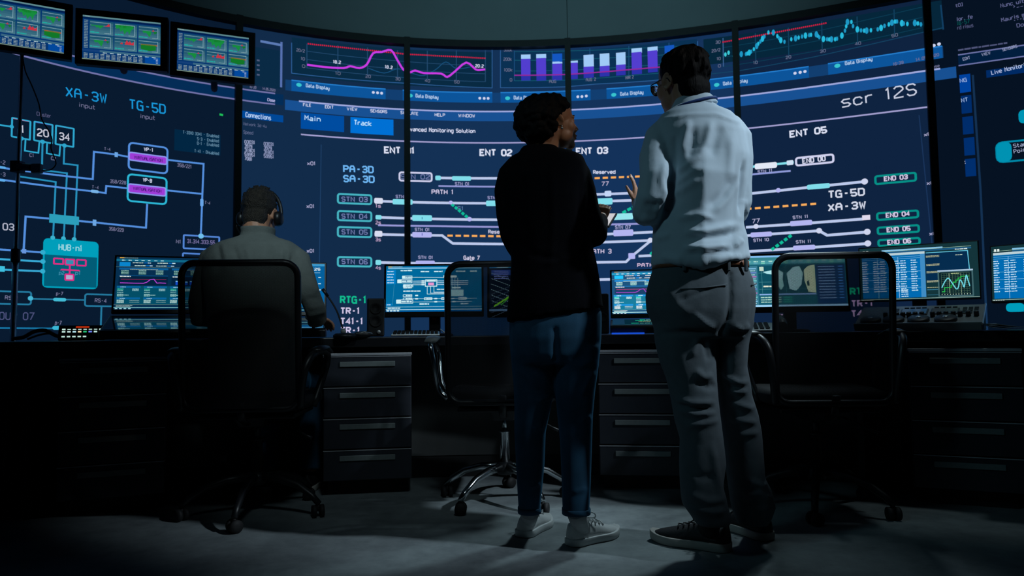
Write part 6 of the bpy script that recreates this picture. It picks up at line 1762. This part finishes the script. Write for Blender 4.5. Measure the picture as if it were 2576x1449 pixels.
# ---------------------------------------------------------------- standing man
YM = 2.52
def man():
    hc = at(1715, 208, YM + 0.03)
    HM = head_matrix(hc, math.radians(120), math.radians(-1), math.radians(-3), 0.98)
    torso = [ring_px(*q) for q in ((262, 1700, 1792, YM, 0.056), (276, 1684, 1806, YM, 0.072), (290, 1662, 1838, YM, 0.088), (310, 1650, 1856, YM, 0.102), (340, 1646, 1870, YM, 0.116), (400, 1656, 1880, YM, 0.124), (460, 1664, 1874, YM, 0.122),
             (520, 1658, 1866, YM, 0.117), (570, 1645, 1866, YM, 0.117), (600, 1643, 1875, YM, 0.123), (635, 1642, 1878, YM, 0.130))]
    hem = [ring_px(655, 1640, 1882, YM, 0.134, tilt=0.006), ring_px(665, 1643, 1879, YM, 0.130, tilt=0.009)]
    s = MB().rings(torso + hem)
    tube_px(s, [(1684, 322, YM, 0.050), (1663, 345, YM, 0.058), (1650, 400, YM - 0.03, 0.060), (1649, 448, YM - 0.065, 0.055), (1642, 500, YM - 0.065, 0.058), (1634, 530, YM - 0.045, 0.055), (1624, 536, YM + 0.04, 0.048), (1615, 522, YM + 0.18, 0.036), (1611, 514, YM + 0.24, 0.033)])
    tube_px(s, [(1836, 322, YM, 0.050), (1848, 345, YM, 0.060), (1852, 400, YM, 0.060), (1853, 460, YM, 0.053), (1856, 510, YM, 0.050), (1852, 535, YM + 0.03, 0.044), (1835, 535, YM + 0.14, 0.040), (1800, 510, YM + 0.25, 0.034)])
    body = MB()
    add_head(body, HM)
    nb = at(1738, 270, YM + 0.0)
    body.tube([HM @ Vector((-0.02, 0, -0.02)), HM @ Vector((-0.022, 0, -0.085)), nb, nb - Vector((0, 0, 0.07))], [0.062, 0.060, 0.064, 0.08], 16)
    body.rings(inner(torso[1:], 0.84) + inner([ring_px(700, 1662, 1865, YM, 0.10), ring_px(775, 1685, 1845, YM, 0.085)], 0.8))
    tube_px(body, [(1660, 350, YM, 0.042), (1648, 450, YM, 0.038), (1636, 528, YM, 0.033), (1611, 513, YM + 0.24, 0.025), (1603, 508, YM + 0.27, 0.024)])
    tube_px(body, [(1848, 350, YM, 0.042), (1853, 450, YM, 0.038), (1850, 530, YM + 0.03, 0.033), (1800, 510, YM + 0.25, 0.026)])
    for pts in (((1726, 830), (1748, 1010), (1764, 1110), (1772, 1240)), ((1838, 830), (1848, 1010), (1866, 1100), (1878, 1220))):
        yl = YM - 0.05 if pts[0][0] < 1800 else YM + 0.05
        tube_px(body, [(x, y, yl, r) for (x, y), r in zip(pts, (0.036, 0.034, 0.032, 0.030))])
    hw = at(1601, 512, YM + 0.275)
    add_hand(body, basis(hw, at(1597, 452, YM + 0.27) - hw, (0.88, -0.30, 0.1)), -1, (0.22, 0.18, 0.2, 0.26), 0.005, (0.42, 0.45), 0.74)
    h2 = at(1790, 505, YM + 0.29)
    add_hand(body, basis(h2, (-0.7, 0.5, 0.2), (0.3, 0.2, 0.9)), 1, (0.4, 0.45, 0.5, 0.5), 0.05, (0.8, -0.2), 0.98)
    root = fuse(body, 'person', M_SKIN_M, 0.0045, 2)
    tag(root, 'standing man in glasses, pale blue shirt and grey trousers, one hand raised, facing the screens', 'person')
    F = [([(1772, 372), (1767, 450), (1764, 560), (1764, 668)], 80, 0.034, 'V'),
         ([(1735, 300), (1722, 345), (1712, 385)], 9, 0.009, 'R'), ([(1745, 315), (1742, 370), (1732, 400)], 9, -0.006, 'R'), ([(1790, 300), (1776, 360), (1758, 395)], 10, 0.009, 'R'), ([(1812, 310), (1800, 360), (1786, 400)], 11, -0.005, 'R'), ([(1842, 330), (1838, 400), (1830, 460)], 12, 0.006, 'R'),
         ([(1700, 420), (1698, 340)], 8, -0.010, 'R'), ([(1770, 385), (1735, 412), (1700, 440)], 9, 0.008, 'R'), ([(1765, 415), (1730, 445), (1695, 470)], 9, 0.006, 'R'), ([(1762, 450), (1720, 478), (1690, 490)], 9, 0.006, 'R'), ([(1850, 440), (1815, 490), (1770, 530)], 11, -0.010, 'R'), ([(1862, 450), (1830, 500), (1785, 545)], 9, 0.006, 'R'),
         ([(1700, 552), (1750, 545), (1800, 556)], 9, 0.008, 'R'), ([(1720, 585), (1760, 592), (1810, 578), (1860, 560)], 9, 0.011, 'R'), ([(1716, 600), (1770, 604), (1830, 592), (1870, 575)], 8, -0.010, 'R'), ([(1715, 624), (1770, 632), (1840, 618)], 9, 0.012, 'R'), ([(1720, 642), (1780, 640), (1850, 632)], 8, -0.009, 'R'),
         ([(1780, 652), (1830, 645), (1876, 652)], 8, 0.010, 'R'), ([(1650, 600), (1690, 590)], 8, 0.007, 'R'), ([(1848, 622), (1868, 600)], 8, 0.008, 'R'), ([(1660, 645), (1720, 655)], 8, 0.007, 'R'),
         ([(1676, 400), (1664, 450), (1672, 500)], 7, 0.007, 'R'), ([(1682, 470), (1660, 510), (1652, 540)], 7, 0.007, 'R'), ([(1620, 510), (1645, 520), (1668, 505)], 8, -0.007, 'R'), ([(1612, 545), (1640, 552), (1660, 540)], 8, 0.006, 'R'), ([(1872, 500), (1878, 540)], 7, 0.006, 'R'),
         ([(1872, 400), (1868, 470), (1862, 545)], 6, -0.016, 'R'), ([(1698, 400), (1692, 460), (1686, 510), (1668, 558)], 7, -0.020, 'R'),
         ([(1668, 300), (1740, 288), (1800, 287), (1856, 308)], 5, 0.004, 'E')]
    sh = fuse(s, 'shirt', M_SHIRT, 0.0075, 2, root, F)
    # collar and lanyard
    def cring(y0, xl, xr, hd, t, dyy=0.0):
        return ring_px(y0, xl, xr, YM + 0.005, hd, tilt=t, dy=dyy)
    fuse(MB().rings([cring(280, 1676, 1806, 0.075, 0.022), cring(259, 1690, 1793, 0.066, 0.014), cring(247, 1694, 1785, 0.058, 0.008), cring(246, 1700, 1778, 0.048, 0.008)]), 'collar', M_SHIRT, 0.006, 1, sh)
    pts = [Vector(p) for p in ring_px(268, 1684, 1800, YM + 0.003, 0.073, tilt=0.021, n=32)]
    pts = [p for p in pts if p.y < YM + 0.03]
    pts.sort(key=lambda p: p.x)
    MB().tube(pts, 0.0042, 6).build('lanyard', mat('blue_lanyard', (0.01, 0.05, 0.22), 0.6, noise_scale=60, noise_amt=0.05), root, True)
    # trousers
    t = MB().rings([ring_px(*q) for q in ((664, 1646, 1874, YM, 0.118), (682, 1642, 1878, YM, 0.124), (703, 1635, 1887, YM, 0.132), (741, 1626, 1895, YM, 0.142), (780, 1629, 1893, YM, 0.146), (815, 1645, 1888, YM, 0.140), (850, 1652, 1878, YM, 0.118))])
    LL = ((810, 1645, 1800, 0.105), (862, 1650, 1799, 0.100), (910, 1662, 1797, 0.096), (954, 1679, 1799, 0.092), (1007, 1691, 1803, 0.090), (1060, 1700, 1810, 0.086), (1104, 1713, 1816, 0.082), (1166, 1711, 1823, 0.080), (1220, 1713, 1815, 0.078), (1268, 1718, 1827, 0.076), (1296, 1738, 1836, 0.066), (1318, 1752, 1834, 0.058))
    RL = ((810, 1795, 1890, 0.100), (862, 1800, 1876, 0.096), (920, 1800, 1872, 0.090), (964, 1802, 1882, 0.086), (993, 1806, 1886, 0.084), (1041, 1812, 1902, 0.082), (1084, 1818, 1911, 0.078), (1142, 1826, 1916, 0.074), (1200, 1832, 1920, 0.074), (1229, 1836, 1936, 0.074), (1273, 1842, 1947, 0.070), (1300, 1850, 1938, 0.062), (1316, 1856, 1930, 0.056))
    t.rings([ring_px(y, a, c, YM - 0.01 - 0.05 * (y - 810) / 500, d) for y, a, c, d in LL])
    t.rings([ring_px(y, a, c, YM + 0.01 + 0.06 * (y - 810) / 500, d) for y, a, c, d in RL])
    FT = [([(1836, 690), (1838, 750), (1832, 800), (1812, 838)], 7, -0.010, 'E'), ([(1650, 840), (1720, 836), (1798, 838)], 7, -0.010, 'R'), ([(1740, 785), (1775, 815), (1800, 828)], 8, 0.010, 'R'), ([(1842, 820), (1870, 830), (1886, 815)], 8, 0.010, 'R'), ([(1840, 836), (1880, 838)], 6, -0.009, 'R'),
          ([(1755, 848), (1740, 900)], 8, 0.008, 'R'), ([(1770, 850), (1784, 910)], 7, -0.006, 'R'), ([(1745, 930), (1770, 950), (1795, 945)], 9, 0.010, 'R'), ([(1750, 960), (1785, 975), (1800, 965)], 8, -0.008, 'R'), ([(1812, 920), (1830, 950), (1860, 965), (1884, 958)], 8, 0.011, 'R'), ([(1826, 975), (1850, 985), (1884, 985)], 8, 0.010, 'R'), ([(1816, 950), (1840, 972), (1870, 976)], 6, -0.010, 'R'),
          ([(1695, 1000), (1740, 1015), (1802, 1012)], 8, 0.010, 'R'), ([(1700, 1030), (1750, 1042), (1806, 1040)], 8, 0.009, 'R'), ([(1698, 1016), (1750, 1030), (1800, 1026)], 6, -0.009, 'R'), ([(1720, 1072), (1770, 1066), (1812, 1056)], 8, 0.008, 'R'), ([(1830, 1010), (1870, 1022), (1900, 1030)], 8, 0.009, 'R'), ([(1830, 1050), (1870, 1060), (1908, 1062)], 8, 0.008, 'R'), ([(1850, 1095), (1912, 1088)], 8, 0.007, 'R'),
          ([(1790, 1110), (1800, 1170), (1812, 1240), (1826, 1280)], 9, 0.008, 'R'), ([(1720, 1160), (1760, 1200), (1800, 1200)], 10, -0.006, 'R'), ([(1722, 1240), (1780, 1262), (1824, 1258)], 9, 0.009, 'R'), ([(1725, 1275), (1790, 1290), (1832, 1284)], 8, 0.008, 'R'), ([(1880, 1210), (1930, 1225)], 8, 0.010, 'R'), ([(1866, 1250), (1910, 1240), (1942, 1262)], 8, 0.010, 'R'), ([(1862, 1275), (1940, 1282)], 8, 0.008, 'R'),
          ([(1700, 760), (1750, 740), (1800, 722)], 5, -0.003, 'R'), ([(1660, 700), (1700, 760), (1740, 800)], 12, 0.005, 'R')]
    tr = fuse(t, 'trousers', M_TROUSER, 0.0075, 2, root, FT)
    for x in (1806, 1851, 1700):
        a = at(x, 668, YM); MB().box((a.x, YM - 0.13 + 0.02 * abs((x - 1758) / 115.0) ** 2 * 1.5, a.z - 0.008), (0.012, 0.010, 0.045)).build('belt_loop', M_TROUSER, tr, bevel=0.003)
    for pts in (((1690, 733), (1745, 730), (1800, 722)), ((1868, 722), (1892, 716))):
        ln = []
        for q in pts:
            w = at(q[0], q[1], YM); u = max(-0.98, min(0.98, (q[0] - 1760) / 133.0)); ln.append(Vector((w.x, YM - 0.139 * (1 - abs(u) ** 2.5) ** 0.4 - 0.002, w.z)))
        MB().tube(ln, 0.0025, 6).build('pocket_seam', M_TROUSER, tr, True)
    MB().rings([ring_px(662, 1645, 1876, YM, 0.124), ring_px(662, 1643, 1878, YM, 0.127), ring_px(676, 1642, 1879, YM, 0.1275), ring_px(676, 1645, 1876, YM, 0.123)]).build('belt', M_BELT, root, True)
    # shoes
    for hh, tt, tp in (((1826, 1386), (1650, 1357), at(1790, 1290, YM - 0.05)), ((1928, 1358), (1820, 1318), at(1892, 1290, YM + 0.05))):
        a, b = on_floor(*hh), on_floor(*tt); d = b - a; d.z = 0; d.normalize(); an = Vector((a.x, a.y, 0.06)) + d * 0.06
        MB().tube([tp, (tp + an) / 2, an], [0.042, 0.038, 0.034], 14).build('sock', mat('black_sock', (0.006, 0.006, 0.007), 0.9, noise_scale=60, noise_amt=0.1), root, True)
    s1 = shoe(root, on_floor(1826, 1386), on_floor(1650, 1357), 0.30, 0.108, M_BLACK_SHOE, M_SOLE, M_BLACK_SHOE, 0.095, 0.030)
    s2 = shoe(root, on_floor(1928, 1358), on_floor(1820, 1318), 0.30, 0.108, M_BLACK_SHOE, M_SOLE, M_BLACK_SHOE, 0.095, 0.030)
    for q in (s1, s2):
        q.name = 'shoe'; q.parent = root
    # hair
    h = MB(); H = HM
    h.ball((-0.020, 0, 0.040), (0.098, 0.085, 0.090), H, 22, 16); h.ball((-0.060, 0, -0.036), (0.048, 0.068, 0.062), H); h.ball((-0.058, 0, -0.084), (0.032, 0.052, 0.040), H)
    for sd in (-1, 1):
        h.ball((0.012, 0.070 * sd, 0.006), (0.014, 0.010, 0.034), H)
    rg = random.Random(8)
    for k in range(120):
        zz = rg.uniform(-0.75, 1); a = rg.uniform(0, 2 * math.pi); rr = math.sqrt(1 - zz * zz)
        d = Vector((rr * math.cos(a), rr * math.sin(a), zz))
        if d.x > 0.35 and d.z < 0.5: continue
        if d.z < -0.2 and d.x > -0.3: continue
        p = Vector((-0.020 + 0.096 * d.x, 0.083 * d.y, 0.040 + 0.087 * d.z)); tg = Vector((0.3, 0, -1)) - d * d.dot(Vector((0.3, 0, -1))); tg.normalize()
        h.tube([p, p + tg * 0.02 + d * 0.003, p + tg * 0.036 + d * 0.001], [0.006, 0.006, 0.003], 6, H)
    fuse(h, 'short_hair', M_HAIR_B, 0.0045, 1, root)
    # glasses
    g = MB()
    for sd in (-1, 1):
        lens = [(0.110 - 0.006 * abs(math.cos(a)), 0.033 * sd + 0.025 * math.cos(a), 0.000 + 0.019 * math.sin(a)) for a in [2 * math.pi * k / 20 for k in range(20)]]
        g.tube(lens, 0.0019, 6, HM, closed=True)
        g.tube([(0.104, 0.058 * sd, 0.006), (0.085, 0.074 * sd, 0.008), (0.03, 0.081 * sd, 0.008), (-0.012, 0.082 * sd, 0.004), (-0.022, 0.080 * sd, -0.012)], 0.0020, 6, HM)
    g.tube([(0.109, -0.009, 0.004), (0.113, 0, 0.007), (0.109, 0.009, 0.004)], 0.0018, 6, HM)
    gl = g.build('glasses', M_BLACK, root, True)
    mg = bpy.data.materials.new('clear_lens'); mg.use_nodes = True
    b = mg.node_tree.nodes['Principled BSDF']; b.inputs['Transmission Weight'].default_value = 1.0; b.inputs['Roughness'].default_value = 0.02; b.inputs['IOR'].default_value = 1.3; b.inputs['Base Color'].default_value = (0.9, 0.95, 1, 1)
    for sd in (-1, 1):
        ln = MB(); rs = []
        for dx in (-0.0006, 0.0006):
            rs.append([(0.110 + dx - 0.006 * abs(math.cos(a)), 0.033 * sd + 0.024 * math.cos(a), 0.018 * math.sin(a)) for a in [2 * math.pi * k / 20 for k in range(20)]])
        ln.rings(rs, HM).build('lens', mg, gl, True)
    return root
man()

# ---------------------------------------------------------------- seated man at the desk
YS = 3.16
def seated():
    hc = at(653, 541, YS + 0.15)
    HM = head_matrix(hc, math.radians(90), math.radians(-16), 0, 0.94)
    torso = [ring_px(*q) for q in ((588, 620, 684, YS + 0.09, 0.055), (598, 596, 700, YS + 0.085, 0.075), (608, 560, 732, YS + 0.08, 0.095), (622, 530, 752, YS + 0.07, 0.11), (650, 516, 762, YS + 0.06, 0.125), (700, 514, 764, YS + 0.04, 0.13), (770, 524, 752, YS + 0.01, 0.125), (860, 532, 744, YS - 0.03, 0.12), (930, 528, 748, YS - 0.05, 0.125), (985, 528, 748, YS - 0.05, 0.12))]
    s = MB().rings(torso)
    tube_px(s, [(556, 634, YS + 0.07, 0.048), (534, 650, YS + 0.06, 0.056), (516, 700, YS + 0.06, 0.052), (500, 760, YS + 0.08, 0.046), (500, 800, YS + 0.10, 0.042), (560, 806, YS + 0.24, 0.036), (640, 806, YS + 0.32, 0.031)])
    tube_px(s, [(728, 636, YS + 0.07, 0.048), (750, 655, YS + 0.06, 0.056), (764, 700, YS + 0.03, 0.052), (780, 745, YS + 0.01, 0.047), (796, 785, YS + 0.02, 0.046), (798, 800, YS + 0.06, 0.043), (795, 806, YS + 0.15, 0.034), (790, 808, YS + 0.19, 0.031)])
    body = MB()
    add_head(body, HM)
    nb = at(652, 604, YS + 0.09)
    body.tube([HM @ Vector((-0.02, 0, -0.02)), HM @ Vector((-0.030, 0, -0.085)), nb, nb - Vector((0, 0, 0.06))], [0.062, 0.058, 0.062, 0.08], 16)
    body.rings(inner(torso[1:], 0.84))
    tube_px(body, [(536, 650, YS + 0.06, 0.04), (505, 770, YS + 0.09, 0.034), (640, 806, YS + 0.32, 0.024), (660, 808, YS + 0.33, 0.024)])
    tube_px(body, [(750, 655, YS + 0.06, 0.04), (794, 780, YS + 0.02, 0.034), (790, 808, YS + 0.18, 0.024), (786, 811, YS + 0.215, 0.024)])
    hip = (at(610, 985, YS - 0.03), at(668, 985, YS - 0.03))
    kn = (Vector((hip[0].x - 0.06, YS + 0.42, 0.53)), Vector((hip[1].x + 0.06, YS + 0.42, 0.53)))
    for a, k in zip(hip, kn):
        sx = -1 if a is hip[0] else 1
        body.tube([Vector((a.x, a.y, 0.56)), (Vector((a.x, a.y, 0.56)) + k) / 2, k, Vector((k.x, k.y + 0.05, 0.30)), Vector((k.x, k.y + 0.03, 0.09))], [0.060, 0.050, 0.040, 0.034, 0.030], 12)
    hr = at(786, 812, YS + 0.20)
    hr.z = max(hr.z, 0.85)
    add_hand(body, basis(hr, (0.55, 0.75, -0.22), (0.1, 0.3, 0.95)), -1, (0.35, 0.4, 0.4, 0.45), 0.10, (0.9, 0.3), 0.9)
    h2 = at(662, 808, YS + 0.34)
    add_hand(body, basis(h2, (0.95, 0.25, -0.12), (0.0, 0.2, 1)), 1, (0.3, 0.35, 0.4, 0.4), 0.08, (0.9, 0.3), 0.98)
    root = fuse(body, 'person', M_SKIN_M, 0.0045, 2)
    tag(root, 'seated man in grey sweater wearing a headset, working at the desk with his back turned', 'person')
    F = [([(545, 605), (552, 650), (548, 690)], 7, -0.008, 'R'), ([(560, 610), (570, 650), (572, 690)], 7, 0.007, 'R'), ([(585, 615), (600, 660), (606, 700)], 7, -0.007, 'R'), ([(620, 620), (628, 660)], 7, 0.005, 'R'), ([(690, 620), (676, 660), (668, 700)], 7, -0.007, 'R'), ([(712, 622), (704, 670), (700, 720)], 7, 0.007, 'R'),
         ([(735, 632), (736, 680), (744, 740)], 6, -0.010, 'R'), ([(756, 655), (752, 700), (756, 760)], 6, 0.006, 'R'), ([(775, 720), (800, 735)], 6, 0.005, 'R'), ([(772, 750), (806, 752)], 6, -0.005, 'R'), ([(775, 775), (818, 770)], 7, 0.006, 'R'), ([(780, 800), (820, 795)], 6, -0.005, 'R')]
    sw = fuse(s, 'sweater', M_SWEATER, 0.007, 2, root, F)
    fuse(MB().rings([ring_px(602, 604, 694, YS + 0.088, 0.074, tilt=-0.004), ring_px(590, 610, 689, YS + 0.10, 0.074, tilt=-0.004), ring_px(574, 609, 690, YS + 0.108, 0.078), ring_px(573, 614, 685, YS + 0.108, 0.070)]), 'collar', M_SWEATER, 0.006, 1, sw)
    # trousers and shoes
    t = MB()
    for a, k in zip(hip, kn):
        t.tube([Vector((a.x, a.y - 0.02, 0.57)), Vector((a.x, a.y + 0.1, 0.575)), (Vector((a.x, a.y, 0.56)) + k) / 2 + Vector((0, 0.05, 0.01)), k, Vector((k.x, k.y + 0.055, 0.45)), Vector((k.x, k.y + 0.05, 0.25)), Vector((k.x, k.y + 0.03, 0.10))], [0.09, 0.095, 0.08, 0.066, 0.062, 0.058, 0.056], 14)
    c = (hip[0] + hip[1]) / 2; t.ball((c.x, c.y, 0.57), (0.165, 0.12, 0.085))
    fuse(t, 'jeans', M_JEANS, 0.008, 3, root)
    for k in kn:
        q = shoe(root, Vector((k.x, k.y - 0.02, 0)), Vector((k.x, k.y + 0.2, 0)), 0.28, 0.10, M_BLACK_SHOE, M_SOLE, M_BLACK_SHOE, 0.09, 0.028, False); q.name = 'shoe'; q.parent = root
    h = MB()
    h.ball((-0.020, 0, 0.042), (0.096, 0.081, 0.093), HM, 22, 16); h.ball((-0.060, 0, -0.034), (0.042, 0.064, 0.062), HM); h.ball((-0.056, 0, -0.074), (0.034, 0.054, 0.040), HM)
    rg = random.Random(4)
    for k in range(260):
        zz = rg.uniform(-0.4, 1); a = rg.uniform(0, 2 * math.pi); rr = math.sqrt(1 - zz * zz); d = Vector((rr * math.cos(a), rr * math.sin(a), zz))
        if d.x > 0.4 and d.z < 0.45: continue
        if d.z < 0.0 and d.x > -0.2: continue
        p = Vector((-0.020 + 0.093 * d.x, 0.078 * d.y, 0.042 + 0.090 * d.z)); L = 0.006 + 0.014 * max(0, d.z) ** 1.5
        h.tube([p, p + d * L + Vector((0.006 * max(0, d.z), rg.uniform(-0.004, 0.004), 0))], [0.006, 0.003], 6, HM)
    fuse(h, 'short_hair', M_HAIR_BR, 0.0045, 0, root)
    return HM
HMS = seated()
# headset on his head
hsc = HMS @ Vector((0, 0, 0))
hs = thing('headset', 'black headset with round ear cups and a mouth microphone worn by the seated man', 'headset', tuple(hsc))
RM = HMS.copy(); RM.translation = Vector((0, 0, 0))
band = [(0.018, 0.102 * math.cos(a) , -0.010 + 0.155 * math.sin(a)) for a in [math.pi * k / 16 for k in range(17)]]
MB().tube(band, 0.006, 8, RM, flat=1.6).build('headband', M_BLACK, hs, True)
for sd in (-1, 1):
    MB().lathe([(0.022, 0.074), (0.036, 0.078), (0.038, 0.092), (0.034, 0.104), (0.022, 0.112), (0.004, 0.113)] if sd > 0 else [(0.022, -0.074), (0.036, -0.078), (0.038, -0.092), (0.034, -0.104), (0.022, -0.112), (0.004, -0.113)], (0.012, 0, -0.016), 22, RM @ Matrix.Translation((0, 0, 0)), 'y').build('ear_cup', M_BLACK, hs, True)
MB().tube([(0.012, 0.11, -0.03), (0.01, 0.112, -0.06), (0.05, 0.10, -0.085), (0.105, 0.05, -0.085)], [0.004, 0.0035, 0.003, 0.006], 8, RM).build('microphone_boom', M_BLACK, hs, True)
